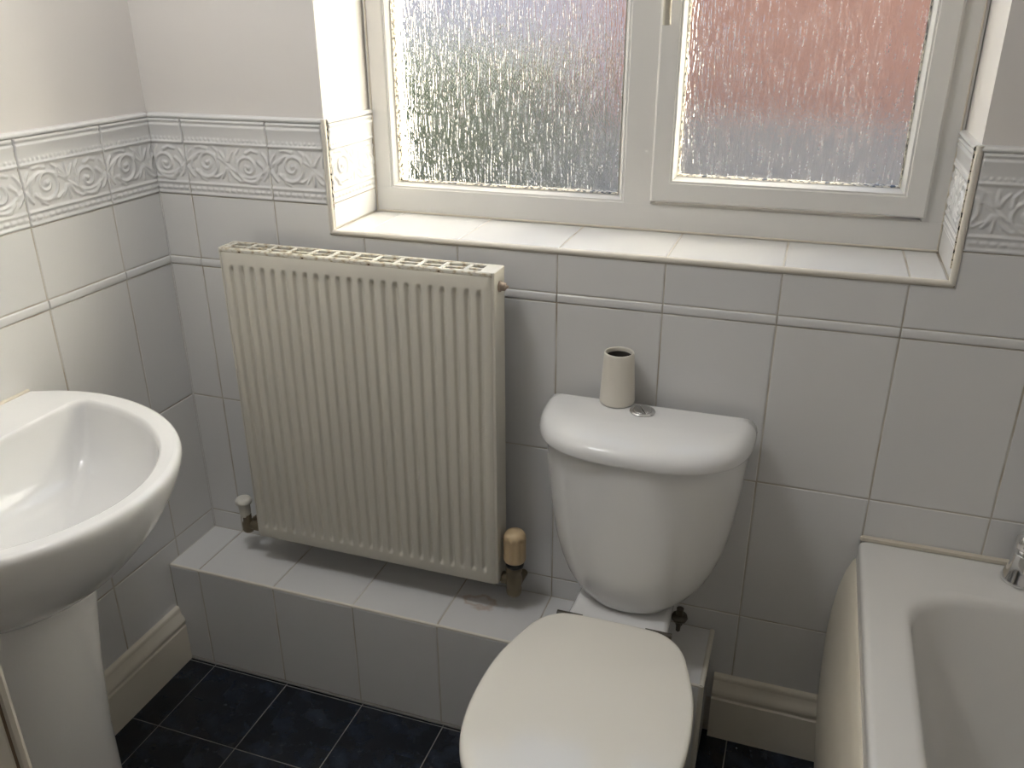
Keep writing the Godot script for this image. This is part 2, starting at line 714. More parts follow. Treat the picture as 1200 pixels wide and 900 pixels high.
func build_shell() -> void:
	# back wall with the window opening
	var zb := -0.006
	var w := struct("wall_back", boxes([
		[Vector3(-0.12, -0.05, -0.30), Vector3(WIN_L - 0.006, CEIL + 0.1, zb)],
		[Vector3(WIN_R + 0.006, -0.05, -0.30), Vector3(ROOM_X + 0.12, CEIL + 0.1, zb)],
		[Vector3(WIN_L - 0.006, -0.05, -0.30), Vector3(WIN_R + 0.006, SILL_Y - 0.007, zb)],
		[Vector3(WIN_L - 0.006, WIN_TOP, -0.30), Vector3(WIN_R + 0.006, CEIL + 0.1, zb)]]), M.paint, "back wall with white tiles below and cream paint above")
	part("grout", boxes([
		[Vector3(0, 0.0, zb), Vector3(WIN_L - 0.004, Y_BORDER_TOP, -0.0011)],
		[Vector3(WIN_R + 0.004, 0.0, zb), Vector3(ROOM_X, Y_BORDER_TOP, -0.0011)],
		[Vector3(WIN_L - 0.004, 0.0, zb), Vector3(WIN_R + 0.004, SILL_Y - 0.008, -0.0011)]]), M.grout, w)
	var xs := joints(JX, 0.0, ROOM_X)
	for i in xs.size() - 1:
		var x0: float = xs[i]
		var x1: float = xs[i + 1]
		for r in [[0.09, Y_R34], [Y_R34, Y_R23], [Y_R23, Y_DADO]]:
			lay(w, BACK_AXES, Vector3.ZERO, x0, r[0], x1, r[1], glaze())
		dado(w, BACK_AXES, x0, x1)
		# short row below the border, cut round the window
		var g := GAP / 2
		var y0 := Y_DADO_TOP
		var sill := SILL_Y - 0.010
		var ol := WIN_L - 0.009
		var orr := WIN_R + 0.009
		if x1 <= ol or x0 >= orr:
			lay(w, BACK_AXES, Vector3.ZERO, x0, y0, x1, Y_BORDER, glaze())
			var r0 := fposmod(x0 - JX, P)
			lay_border(w, BACK_AXES, Vector3.ZERO, x0, x1, r0 if r0 < P - 0.002 else 0.0)
		elif x0 >= ol and x1 <= orr:
			lay(w, BACK_AXES, Vector3.ZERO, x0, y0, x1, sill, glaze())
		else:
			var poly: PackedVector2Array
			if x0 < ol:
				poly = PackedVector2Array([Vector2(x0 + g, y0 + g), Vector2(x1 - g, y0 + g), Vector2(x1 - g, sill - g), Vector2(ol, sill - g), Vector2(ol, Y_BORDER - g), Vector2(x0 + g, Y_BORDER - g)])
				lay_border(w, BACK_AXES, Vector3.ZERO, x0, ol, fposmod(x0 - JX, P) if fposmod(x0 - JX, P) < P - 0.002 else 0.0)
			else:
				poly = PackedVector2Array([Vector2(x0 + g, y0 + g), Vector2(x1 - g, y0 + g), Vector2(x1 - g, Y_BORDER - g), Vector2(orr, Y_BORDER - g), Vector2(orr, sill - g), Vector2(x0 + g, sill - g)])
				lay_border(w, BACK_AXES, Vector3.ZERO, orr, x1, fposmod(orr - JX, P))
			var st := new_st()
			add_poly_slab(st, poly, 0.0016, 0.006)
			part("tile", st.commit(), M.glaze, w)
	cap_bead(w, Vector3(0.004, 0, 0), Vector3(WIN_L - 0.003, 0, 0), Vector3.BACK)
	cap_bead(w, Vector3(WIN_R + 0.003, 0, 0), Vector3(ROOM_X, 0, 0), Vector3.BACK)

	# left wall; u of LEFT_AXES runs towards -z
	var l := struct("wall_left", box(Vector3(-0.12, -0.05, zb), Vector3(-0.006, CEIL + 0.1, ROOM_Z + 0.1)), M.paint, "left wall with white tiles below and cream paint above")
	part("grout", box(Vector3(-0.006, 0, 0), Vector3(-0.0011, Y_BORDER_TOP, ROOM_Z)), M.grout, l)
	var zs := joints(JZ, 0.0, ROOM_Z)
	for i in zs.size() - 1:
		var u0: float = -zs[i + 1]
		var u1: float = -zs[i]
		for r in [[0.09, Y_R34], [Y_R34, Y_R23], [Y_R23, Y_DADO], [Y_DADO_TOP, Y_BORDER]]:
			lay(l, LEFT_AXES, Vector3.ZERO, u0, r[0], u1, r[1], glaze())
		dado(l, LEFT_AXES, u0, u1)
		lay_border(l, LEFT_AXES, Vector3.ZERO, u0, u1, 0.0)
	cap_bead(l, Vector3(0, 0, 0.004), Vector3(0, 0, ROOM_Z), Vector3.RIGHT)
	part("corner_joint", box(Vector3(-0.004, Y_BASE, -0.004), Vector3(0.0012, Y_BORDER_TOP, 0.0012)), M.glaze_c, l)

	# the walls and ceiling outside the picture close the room
	struct("wall_right", box(Vector3(ROOM_X, -0.05, -0.3), Vector3(ROOM_X + 0.12, CEIL + 0.1, ROOM_Z + 0.1)), M.paint, "right wall beside the bath")
	struct("wall_front", boxes([
		[Vector3(-0.12, -0.05, ROOM_Z), Vector3(0.25, CEIL + 0.1, ROOM_Z + 0.1)],
		[Vector3(1.04, -0.05, ROOM_Z), Vector3(ROOM_X + 0.12, CEIL + 0.1, ROOM_Z + 0.1)],
		[Vector3(0.25, 2.0, ROOM_Z), Vector3(1.04, CEIL + 0.1, ROOM_Z + 0.1)]]), M.paint, "near wall with the doorway behind the camera")
	struct("ceiling", box(Vector3(-0.12, CEIL, -0.3), Vector3(ROOM_X + 0.12, CEIL + 0.1, ROOM_Z + 0.1)), M.ceiling, "plain white ceiling above the bathroom")

	# floor
	var f := struct("floor", box(Vector3(-0.12, -0.12, -0.3), Vector3(ROOM_X + 0.12, -0.006, ROOM_Z + 0.1)), M.slab, "navy black marbled floor tiles with pale joints")
	part("grout", box(Vector3(0, -0.006, 0), Vector3(ROOM_X, -0.0010, ROOM_Z)), M.floor_grout, f)
	var fx := joints(0.088, 0.0, ROOM_X)
	var fz := joints(0.382, 0.0, ROOM_Z)
	for i in fx.size() - 1:
		for j in fz.size() - 1:
			lay(f, UP_AXES, Vector3.ZERO, fx[i], -fz[j + 1], fx[i + 1], -fz[j], M.floor[rng.randi() % 5], 0.0008, "floor_tile", 0.0008)

func dado(parent: Node, axes: Basis, u0: float, u1: float) -> void:
	# narrow raised strip between two rows of tiles
	var len := u1 - u0 - GAP
	if len < 0.01:
		return
	var key := "d%d" % roundi(len * 10000)
	if not cache.has(key):
		var h := Y_DADO_TOP - Y_DADO - GAP * 0.6
		var prof := [Vector2(0, -0.006), Vector2(0, -0.0004), Vector2(0.06, 0.0008), Vector2(0.16, 0.0018), Vector2(0.5, 0.0021), Vector2(0.84, 0.0018), Vector2(0.94, 0.0008), Vector2(1, -0.0004), Vector2(1, -0.006)]
		var rows := []
		for e in [0.0, 0.0, 0.0012, 1.0 - 0.0012, 1.0, 1.0]:
			var row := PackedVector3Array()
			for k in prof.size():
				var q: Vector2 = prof[k]
				var x: float = e * len if e <= 0.5 and e == 0.0 or e == 1.0 else (0.0014 if e < 0.5 else len - 0.0014)
				var z: float = q.y if e > 0.0 and e < 1.0 else minf(q.y, q.y * 0.5)
				if rows.size() == 0 or rows.size() == 5:
					z = -0.006
				row.append(Vector3(x, q.x * h, z))
			rows.append(row)
		cache[key] = grid(rows, false, Vector3.BACK)
	part("dado_tile", cache[key], M.glaze, parent, Transform3D(axes, axes * Vector3(u0 + GAP / 2, Y_DADO + GAP * 0.3, 0)))

func cap_bead(parent: Node, a: Vector3, b: Vector3, out: Vector3) -> void:
	# rounded strip that finishes the top of the tiling
	var rows := []
	for p in [a, b]:
		var row := PackedVector3Array()
		for q in [[-0.001, -0.006], [0.0, 0.0015], [0.003, 0.0042], [0.006, 0.0038], [0.0085, 0.0010], [0.010, -0.006]]:
			row.append(p + Vector3(0, Y_BORDER_TOP + q[0], 0) + out * q[1])
		rows.append(row)
	part("cap_strip", grid(rows, false, out), M.glaze_c, parent)

func build_skirting() -> void:
	# profile: Vector2(out from the wall, height)
	var prof := [Vector2(0, 0), Vector2(0.018, 0), Vector2(0.018, 0), Vector2(0.018, 0.098), Vector2(0.018, 0.098), Vector2(0.0145, 0.101), Vector2(0.0145, 0.101), Vector2(0.0145, 0.105), Vector2(0.0145, 0.105), Vector2(0.0175, 0.108), Vector2(0.019, 0.114), Vector2(0.0165, 0.122), Vector2(0.011, 0.130), Vector2(0.0085, 0.139), Vector2(0.0085, 0.139), Vector2(0.0085, 0.146), Vector2(0.006, 0.151), Vector2(0.0, 0.153)]
	var rows := []
	for z in [LEDGE_Z + 0.001, ROOM_Z]:
		var row := PackedVector3Array()
		for q in prof:
			row.append(Vector3(q.x, q.y, z))
		rows.append(row)
	struct("baseboard_left", grid(rows, false, Vector3.RIGHT), M.gloss, "cream moulded skirting board along the left wall")
	rows = []
	for x in [LEDGE_X + 0.010, 1.52]:
		var row := PackedVector3Array()
		for q in prof:
			row.append(Vector3(x, q.y * 1.07, q.x))
		rows.append(row)
	struct("baseboard_back", grid(rows, false, Vector3.BACK), M.gloss, "cream moulded skirting board between the tiled ledge and the bath")

# ------------------------------------------------------------------ window
func ring_frame(st: SurfaceTool, x0: float, y0: float, x1: float, y1: float, prof: Array) -> void:
	# mitred frame: prof is a list of Vector2(inset, z), swept round the rectangle
	for k in prof.size() - 1:
		var a: Vector2 = prof[k]
		var b: Vector2 = prof[k + 1]
		var ra := [Vector3(x0 + a.x, y0 + a.x, a.y), Vector3(x1 - a.x, y0 + a.x, a.y), Vector3(x1 - a.x, y1 - a.x, a.y), Vector3(x0 + a.x, y1 - a.x, a.y)]
		var rb := [Vector3(x0 + b.x, y0 + b.x, b.y), Vector3(x1 - b.x, y0 + b.x, b.y), Vector3(x1 - b.x, y1 - b.x, b.y), Vector3(x0 + b.x, y1 - b.x, b.y)]
		var inward := [Vector3(0, 1, 0), Vector3(-1, 0, 0), Vector3(0, -1, 0), Vector3(1, 0, 0)]
		var d := (b - a).normalized()
		for s in 4:
			# outward normal of the moulding: turn the profile direction
			var n: Vector3 = inward[s] * (-d.y) + Vector3(0, 0, 1) * d.x
			quad(st, ra[s], ra[(s + 1) % 4], rb[(s + 1) % 4], rb[s], n)

func frame_mesh(x0: float, y0: float, x1: float, y1: float, prof: Array) -> ArrayMesh:
	var st := new_st()
	ring_frame(st, x0, y0, x1, y1, prof)
	return st.commit()

func build_window() -> void:
	var w := struct_root("window_1", "white plastic window with two obscured glass panes and a tiled sill")
	var zf := -REVEAL
	var zr := -0.262
	var l := WIN_L - 0.004
	var r := WIN_R + 0.004
	var b := SILL_Y - 0.004
	var t := WIN_TOP
	# outer frame, front face zf, chamfered inwards
	part("window_frame", frame_mesh(l, b, r, t, [Vector2(0, zr), Vector2(0, zf), Vector2(0.040, zf), Vector2(0.043, zf - 0.003), Vector2(0.043, zr), Vector2(0, zr)]), M.upvc, w)
	# the bottom member of the frame stands higher than the sides
	part("bottom_rail", box(Vector3(l + 0.003, b, zr), Vector3(r - 0.003, 1.108, zf + 0.0006), 0.003), M.upvc, w)
	part("mullion", box(Vector3(0.958, 1.10, zr), Vector3(1.016, t - 0.04, zf + 0.0004), 0.003), M.upvc, w)
	# fixed pane on the left with its bead
	var bead := [Vector2(0, zf - 0.012), Vector2(0.0, zf - 0.0025), Vector2(0.004, zf - 0.002), Vector2(0.013, zf - 0.016), Vector2(0.013, zf - 0.030)]
	part("glazing_bead", frame_mesh(l + 0.043, 1.106, 0.959, t - 0.043, bead), M.upvc, w)
	part("gasket", frame_mesh(l + 0.0555, 1.1185, 0.9465, t - 0.0555, [Vector2(0, zf - 0.012), Vector2(0.0022, zf - 0.019), Vector2(0.0022, zf - 0.03)]), M.mould, w)
	part("glass_pane", box(Vector3(l + 0.045, 1.108, zf - 0.032), Vector3(0.957, t - 0.045, zf - 0.028)), M.glass, w)
	# opening casement on the right, standing proud of the frame
	var zs := zf + 0.013
	var s := Node3D.new()
	s.name = "casement"
	w.add_child(s)
	var cx0 := 1.014
	var cx1 := 1.507
	var cy0 := 1.114
	part("casement_frame", frame_mesh(cx0, cy0, cx1, t - 0.02, [Vector2(0, zr + 0.01), Vector2(0, zs - 0.004), Vector2(0.004, zs), Vector2(0.036, zs), Vector2(0.038, zs - 0.002), Vector2(0.038, zr + 0.01), Vector2(0, zr + 0.01)]), M.upvc, s)
	part("casement_bead", frame_mesh(cx0 + 0.038, cy0 + 0.038, cx1 - 0.038, t - 0.058, [Vector2(0, zs - 0.012), Vector2(0, zs - 0.0025), Vector2(0.003, zs - 0.002), Vector2(0.011, zs - 0.018), Vector2(0.011, zs - 0.034)]), M.upvc, s)
	part("casement_gasket", frame_mesh(cx0 + 0.0485, cy0 + 0.0485, cx1 - 0.0485, t - 0.0685, [Vector2(0, zs - 0.015), Vector2(0.002, zs - 0.022), Vector2(0.002, zs - 0.034)]), M.mould, s)
	part("casement_glass", box(Vector3(cx0 + 0.04, cy0 + 0.04, zs - 0.036), Vector3(cx1 - 0.04, t - 0.06, zs - 0.032)), M.glass, s)
	# handle on the left stile of the casement, its blade pointing down
	var hx := cx0 + 0.019
	var st := new_st()
	add_box(st, Vector3(hx - 0.012, 1.50, zs - 0.001), Vector3(hx + 0.012, 1.58, zs + 0.010), 0.003)
	add_tube(st, [Vector3(hx, 1.545, zs + 0.008), Vector3(hx, 1.545, zs + 0.034), Vector3(hx, 1.535, zs + 0.042), Vector3(hx, 1.50, zs + 0.044), Vector3(hx, 1.445, zs + 0.042), Vector3(hx, 1.432, zs + 0.040)], 0.0075, 12)
	part("handle", st.commit(), mat(lin(0.45, 0.42, 0.36), 0.35, 0.5, 0.3), s)
	# sealant between frame and reveal
	part("sealant", boxes([
		[Vector3(WIN_L, SILL_Y, zf - 0.001), Vector3(WIN_L + 0.003, WIN_TOP, zf + 0.003)],
		[Vector3(WIN_R - 0.003, SILL_Y, zf - 0.001), Vector3(WIN_R, WIN_TOP, zf + 0.003)],
		[Vector3(WIN_L, SILL_Y, zf - 0.001), Vector3(WIN_R, SILL_Y + 0.004, zf + 0.004)]], 0.001), M.silicone, w)

	# tiled reveal and sill
	var sill := Node3D.new()
	sill.name = "sill"
	w.add_child(sill)
	part("sill_bed", box(Vector3(WIN_L - 0.006, SILL_Y - 0.007, zf), Vector3(WIN_R + 0.006, SILL_Y - 0.0011, -0.004)), M.grout, sill)
	var xs := joints(JX, WIN_L + 0.0005, WIN_R - 0.0005)
	for i in xs.size() - 1:
		lay(sill, UP_AXES, Vector3(0, SILL_Y, 0), xs[i], 0.007, xs[i + 1], REVEAL - 0.001, glaze(), 0.003)
	# left reveal faces +x (u towards -z), right reveal faces -x (u towards +z)
	var lr := Node3D.new()
	lr.name = "reveal_left"
	w.add_child(lr)
	part("reveal_bed", box(Vector3(WIN_L - 0.006, SILL_Y, zf), Vector3(WIN_L - 0.0011, Y_BORDER_TOP, -0.004)), M.grout, lr)
	lay(lr, LEFT_AXES, Vector3(WIN_L, 0, 0), 0.007, SILL_Y + 0.001, REVEAL - 0.001, Y_BORDER, M.glaze)
	part("border_tile", border_mesh(0.01, 0.19), M.glaze, lr, Transform3D(LEFT_AXES, Vector3(WIN_L, Y_BORDER + GAP * 0.3, -0.008)))
	cap_bead(lr, Vector3(WIN_L, 0, -0.006), Vector3(WIN_L, 0, zf), Vector3.RIGHT)
	var rr := Node3D.new()
	rr.name = "reveal_right"
	w.add_child(rr)
	part("reveal_bed", box(Vector3(WIN_R + 0.0011, SILL_Y, zf), Vector3(WIN_R + 0.006, Y_BORDER_TOP, -0.004)), M.grout, rr)
	lay(rr, RIGHT_AXES, Vector3(WIN_R, 0, 0), -REVEAL + 0.001, SILL_Y + 0.001, -0.007, Y_BORDER, M.glaze)
	part("border_tile", border_mesh(0.01, 0.19), M.glaze, rr, Transform3D(RIGHT_AXES, Vector3(WIN_R, Y_BORDER + GAP * 0.3, -REVEAL + 0.002)))
	cap_bead(rr, Vector3(WIN_R, 0, -0.006), Vector3(WIN_R, 0, zf), Vector3.LEFT)

	# rounded plastic edge trims round the opening
	var tr := struct_root("trim_1", "cream plastic edge trim round the window opening")
	var e := 0.0055
	part("trim_strip", tube([Vector3(WIN_L - 0.004, SILL_Y - 0.006, -0.001), Vector3(WIN_L - 0.004, Y_CAP, -0.001)], e), M.trim, tr)
	part("trim_strip", tube([Vector3(WIN_L - 0.006, SILL_Y - 0.004, -0.001), Vector3(WIN_R + 0.006, SILL_Y - 0.004, -0.001)], e), M.trim, tr)
	part("trim_strip", tube([Vector3(WIN_R + 0.004, SILL_Y - 0.006, -0.001), Vector3(WIN_R + 0.004, Y_CAP, -0.001)], e), M.trim, tr)
	part("mouldy_joint", boxes([
		[Vector3(WIN_L - 0.002, SILL_Y + 0.04, -0.0085), Vector3(WIN_L + 0.0012, Y_BORDER_TOP, -0.0055)],
		[Vector3(WIN_R - 0.0028, SILL_Y + 0.02, -0.0095), Vector3(WIN_R + 0.002, Y_BORDER_TOP, -0.0055)]]), M.mould, tr)

# ------------------------------------------------------------------ tiled boxing under the radiator
func build_ledge() -> void:
	var t := thing("tiled_ledge", "low white tiled ledge below the radiator", "ledge")
	part("core", box(Vector3(0.0, 0, 0.0), Vector3(LEDGE_X - 0.008, LEDGE_Y - 0.006, LEDGE_Z - 0.006)), M.grout, t)
	part("joint_bed", boxes([
		[Vector3(0.0, 0.0, LEDGE_Z - 0.006), Vector3(LEDGE_X - 0.006, LEDGE_Y - 0.002, LEDGE_Z - 0.0011)],
		[Vector3(0.0, LEDGE_Y - 0.006, 0.0), Vector3(LEDGE_X - 0.006, LEDGE_Y - 0.0011, LEDGE_Z - 0.002)]]), M.grout, t)
	var xs := joints(JX, 0.001, LEDGE_X - 0.005)
	for i in xs.size() - 1:
		lay(t, UP_AXES, Vector3(0, LEDGE_Y, 0), xs[i], -LEDGE_Z + 0.002, xs[i + 1], -0.001, M.stained if i == 4 else glaze(), 0.002, "top_tile")
		lay(t, BACK_AXES, Vector3(0, 0, LEDGE_Z), xs[i], 0.004, xs[i + 1], LEDGE_Y - 0.004, glaze(), 0.0015, "front_tile")
	lay(t, Basis(Vector3(0, 0, -1), Vector3(0, 1, 0), Vector3(1, 0, 0)), Vector3(LEDGE_X - 0.002, 0, 0), -LEDGE_Z + 0.006, 0.004, -0.002, LEDGE_Y - 0.006, M.glaze, 0.0, "end_tile")
	# white edge trims at the end of the ledge
	part("edge_trim", tube([Vector3(LEDGE_X - 0.004, LEDGE_Y - 0.003, 0.002), Vector3(LEDGE_X - 0.004, LEDGE_Y - 0.003, LEDGE_Z)], 0.0055), M.trim, t)
	part("edge_trim", tube([Vector3(LEDGE_X - 0.004, 0.001, LEDGE_Z - 0.003), Vector3(LEDGE_X - 0.004, LEDGE_Y, LEDGE_Z - 0.003)], 0.0055), M.trim, t)
	part("edge_trim", tube([Vector3(0.004, LEDGE_Y - 0.0035, LEDGE_Z - 0.0035), Vector3(LEDGE_X, LEDGE_Y - 0.0035, LEDGE_Z - 0.0035)], 0.0035), M.trim, t)
	part("floor_seal", boxes([[Vector3(0.019, 0.0, LEDGE_Z - 0.001), Vector3(LEDGE_X, 0.006, LEDGE_Z + 0.005)]], 0.002), M.floor_grout, t)

# ------------------------------------------------------------------ radiator
func build_radiator() -> void:
	var x0 := 0.207
	var x1 := 0.788
	var y0 := 0.344
	var y1 := 1.024
	var z0 := 0.042
	var z1 := 0.100
	var t := thing("radiator", "cream ribbed panel radiator mounted below the window", "radiator")
	# pressed front panel: 23 upright grooves
	var n := 23
	var pitch := (x1 - x0 - 0.026) / n
	var us := [x0 + 0.002, x0 + 0.008]
	for k in n:
		var c := x0 + 0.013 + (k + 0.5) * pitch
		for q in [-0.40, -0.27, -0.19, -0.11, 0.0, 0.11, 0.19, 0.27, 0.40]:
			us.append(c + q * pitch)
	us.append(x1 - 0.008)
	us.append(x1 - 0.002)
	var ys := [y0 + 0.002, y0 + 0.010, y0 + 0.026, y0 + 0.029, y0 + 0.032, y0 + 0.036, y0 + 0.042, y0 + 0.05, y1 - 0.052, y1 - 0.044, y1 - 0.040, y1 - 0.036, y1 - 0.033, y1 - 0.030, y1 - 0.010, y1 - 0.004]
	var rows := []
	for y in ys:
		var row := PackedVector3Array()
		for x in us:
			var d := 0.0
			var k: float = (x - x0 - 0.013) / pitch
			var fx := absf(k - floorf(k) - 0.5)
			if k > 0.0 and k < n:
				d = 1.0 - smoothstep(0.08, 0.24, fx)
			var ty := smoothstep(y0 + 0.027, y0 + 0.042, y) * (1.0 - smoothstep(y1 - 0.044, y1 - 0.031, y))
			var edge := 0.0
			if x < x0 + 0.004 or x > x1 - 0.004 or y < y0 + 0.004 or y > y1 - 0.005:
				edge = 0.004
			row.append(Vector3(x, y, z1 - 0.0066 * d * ty - edge))
		rows.append(row)
	part("front_panel", grid(rows, false, Vector3.BACK), M.radiator, t)
	part("panel_back", boxes([[Vector3(x0 + 0.003, y0 + 0.004, z1 - 0.016), Vector3(x1 - 0.003, y1 - 0.006, z1 - 0.0095)]], 0.0), M.radiator, t)
	part("convector_fins", fins(x0 + 0.02, x1 - 0.02, y0 + 0.04, y1 - 0.02, z0 + 0.002, z1 - 0.014), M.dark, t)  # dark colour stands for the shade inside the radiator
	# side cheeks with rounded front edges
	part("side_panel", box(Vector3(x0 - 0.002, y0 + 0.006, z0), Vector3(x0 + 0.0016, y1 + 0.001, z1 - 0.003), 0.0012), M.radiator, t)
	part("side_panel", box(Vector3(x1 - 0.0016, y0 + 0.006, z0), Vector3(x1 + 0.004, y1 + 0.001, z1 - 0.003), 0.0012), M.radiator, t)
	# top grille: rails, cross bars and the dark inside
	part("grille_rail", box(Vector3(x0, y1 - 0.008, z1 - 0.012), Vector3(x1, y1 + 0.001, z1 - 0.001), 0.002), M.chipped, t)
	part("grille_rail", box(Vector3(x0, y1 - 0.006, z0), Vector3(x1, y1 + 0.001, z0 + 0.010), 0.0015), M.chipped, t)
	part("grille_rail", box(Vector3(x0, y1 - 0.004, 0.0685), Vector3(x1, y1 + 0.0002, 0.0745), 0.001), M.chipped, t)
	var nb := 13
	for k in nb:
		var x := x0 + 0.010 + (x1 - x0 - 0.02) * k / (nb - 1)
		part("grille_bar", box(Vector3(x - 0.004, y1 - 0.004, z0 + 0.006), Vector3(x + 0.004, y1 + 0.0004, z1 - 0.008), 0.001), M.radiator, t)
	part("end_cap", box(Vector3(x1 - 0.026, y1 - 0.004, z0 + 0.002), Vector3(x1 + 0.002, y1 + 0.0014, z1 - 0.002), 0.001), M.radiator, t)
	# air vent at the upper right
	var side := Basis(Vector3.BACK, -PI / 2)
	part("bleed_valve", lathe([Vector2(0, 0), Vector2(0.0105, 0), Vector2(0.0105, 0), Vector2(0.0105, 0.004), Vector2(0.0105, 0.004), Vector2(0.008, 0.005), Vector2(0.008, 0.012), Vector2(0.006, 0.014), Vector2(0.003, 0.014), Vector2(0.003, 0.018), Vector2(0, 0.018)], 12, Transform3D(side, Vector3(x1 + 0.003, 0.993, 0.070))), mat(lin(0.36, 0.28, 0.22), 0.5), t)
	# left end: lockshield valve
	var lv := Node3D.new()
	lv.name = "lockshield_valve"
	t.add_child(lv)
	var st := new_st()
	add_tube(st, [Vector3(0.214, 0.353, 0.070), Vector3(0.160, 0.350, 0.070)], 0.0095)
	add_tube(st, [Vector3(0.158, 0.348, 0.070), Vector3(0.158, 0.345, 0.001)], 0.0075)
	add_lathe(st, [Vector2(0, 0.332), Vector2(0.011, 0.332), Vector2(0.0135, 0.338), Vector2(0.0135, 0.356), Vector2(0.010, 0.360), Vector2(0.010, 0.378), Vector2(0, 0.378)], 16, Transform3D(Basis(), Vector3(0.158, 0, 0.070)))
	add_lathe(st, [Vector2(0, 0.0), Vector2(0.0135, 0.0), Vector2(0.0135, 0.0), Vector2(0.0135, 0.014), Vector2(0.0135, 0.014), Vector2(0, 0.014)], 6, Transform3D(side, Vector3(0.180, 0.352, 0.070)))
	part("valve_body", st.commit(), M.brass, lv)
	part("valve_cap", lathe([Vector2(0, 0.374), Vector2(0.012, 0.374), Vector2(0.0135, 0.385), Vector2(0.0135, 0.404), Vector2(0.019, 0.408), Vector2(0.0195, 0.414), Vector2(0.016, 0.420), Vector2(0.010, 0.4225), Vector2(0, 0.421)], 20, Transform3D(Basis(), Vector3(0.154, 0, 0.070))), M.white_plastic, lv)
	# right end: thermostatic valve
	var rv := Node3D.new()
	rv.name = "thermostatic_valve"
	t.add_child(rv)
	st = new_st()
	add_tube(st, [Vector3(0.783, 0.351, 0.070), Vector3(0.818, 0.346, 0.070)], 0.0105)
	add_lathe(st, [Vector2(0, 0.0), Vector2(0.0145, 0.0), Vector2(0.0145, 0.0), Vector2(0.0145, 0.012), Vector2(0.0145, 0.012), Vector2(0, 0.012)], 6, Transform3D(side, Vector3(0.793, 0.350, 0.070)))
	add_lathe(st, [Vector2(0, 0.312), Vector2(0.014, 0.312), Vector2(0.0165, 0.318), Vector2(0.0165, 0.328), Vector2(0.0145, 0.332), Vector2(0.0175, 0.340), Vector2(0.0175, 0.358), Vector2(0.0145, 0.366), Vector2(0.0175, 0.372), Vector2(0.0175, 0.386), Vector2(0, 0.386)], 18, Transform3D(Basis(), Vector3(0.818, 0, 0.070)))
	add_tube(st, [Vector3(0.818, 0.322, 0.070), Vector3(0.818, 0.320, 0.001)], 0.0085)
	part("valve_body", st.commit(), M.brass, rv)
	part("valve_collar", lathe([Vector2(0, 0.384), Vector2(0.017, 0.384), Vector2(0.019, 0.386), Vector2(0.0205, 0.399), Vector2(0, 0.399)], 24, Transform3D(Basis(), Vector3(0.820, 0, 0.070))), M.black_plastic, rv)
	# knob with upright finger grips
	rows = []
	for q in [[0.0, 0.397], [0.019, 0.397], [0.0225, 0.400], [0.0235, 0.404], [0.0235, 0.411], [0.0232, 0.417], [0.0232, 0.446], [0.0235, 0.452], [0.023, 0.460], [0.019, 0.467], [0.010, 0.4715], [0.0, 0.472]]:
		var row := PackedVector3Array()
		for k in 60:
			var a := TAU * k / 60
			var g := 0.0
			if q[1] > 0.41 and q[1] < 0.456:
				g = 0.0022 * smoothstep(-0.2, 0.5, cos(a * 10.0))
			row.append(Vector3(0.820 + (q[0] - g) * cos(a), q[1], 0.070 + (q[0] - g) * sin(a)))
		rows.append(row)
	part("valve_knob", grid(rows, true), M.cream_plastic, rv)

func fins(x0: float, x1: float, y0: float, y1: float, za: float, zb: float) -> ArrayMesh:
	var st := new_st()
	var n := 24
	for k in n:
		var x := lerpf(x0, x1, (k + 0.5) / n)
		add_box(st, Vector3(x - 0.001, y0, za), Vector3(x + 0.001, y1, zb))
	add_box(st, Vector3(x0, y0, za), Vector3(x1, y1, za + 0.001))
	return st.commit()

# ------------------------------------------------------------------ toilet
func smooth_loop(half: Array, steps := 4) -> PackedVector2Array:
	# half outline (dx >= 0, z) from back to front, mirrored and rounded with Catmull-Rom
	var pts := []
	for q in half:
		pts.append(Vector2(q[0], q[1]))
	for i in range(half.size() - 2, 0, -1):
		pts.append(Vector2(-half[i][0], half[i][1]))
	var n := pts.size()
	var out := PackedVector2Array()
	for i in n:
		for k in steps:
			out.append(pts[i].cubic_interpolate(pts[(i + 1) % n], pts[(i + n - 1) % n], pts[(i + 2) % n], float(k) / steps))
	return out

func inset_loop(loop: PackedVector2Array, d: float) -> PackedVector2Array:
	var n := loop.size()
	var out := PackedVector2Array()
	var s := -1.0 if Geometry2D.is_polygon_clockwise(loop) else 1.0
	for i in n:
		var e := (loop[(i + 1) % n] - loop[(i + n - 1) % n]).normalized()
		out.append(loop[i] + Vector2(-e.y, e.x) * d * s)
	return out

func ring(loop: PackedVector2Array, y: float, cx := 0.0) -> PackedVector3Array:
	var row := PackedVector3Array()
	for q in loop:
		row.append(Vector3(cx + q.x, y, q.y))
	return row

func scaled(loop: PackedVector2Array, c: Vector2, k: float) -> PackedVector2Array:
	var out := PackedVector2Array()
	for q in loop:
		out.append(c + (q - c) * k)
	return out

func d_plan(w: float, zb: float, depth: float, n := 2.6, seg := 40) -> PackedVector2Array:
	# flat back, bowed front
	var out := PackedVector2Array()
	for k in seg + 1:
		var a := PI * k / seg
		var c := cos(a)
		out.append(Vector2(w * signf(c) * pow(absf(c), 2.0 / n), zb + depth * pow(maxf(sin(a), 0.0), 2.0 / n)))
	for k in range(1, 12):
		out.append(Vector2(lerpf(-w, w, k / 12.0), zb))
	return out

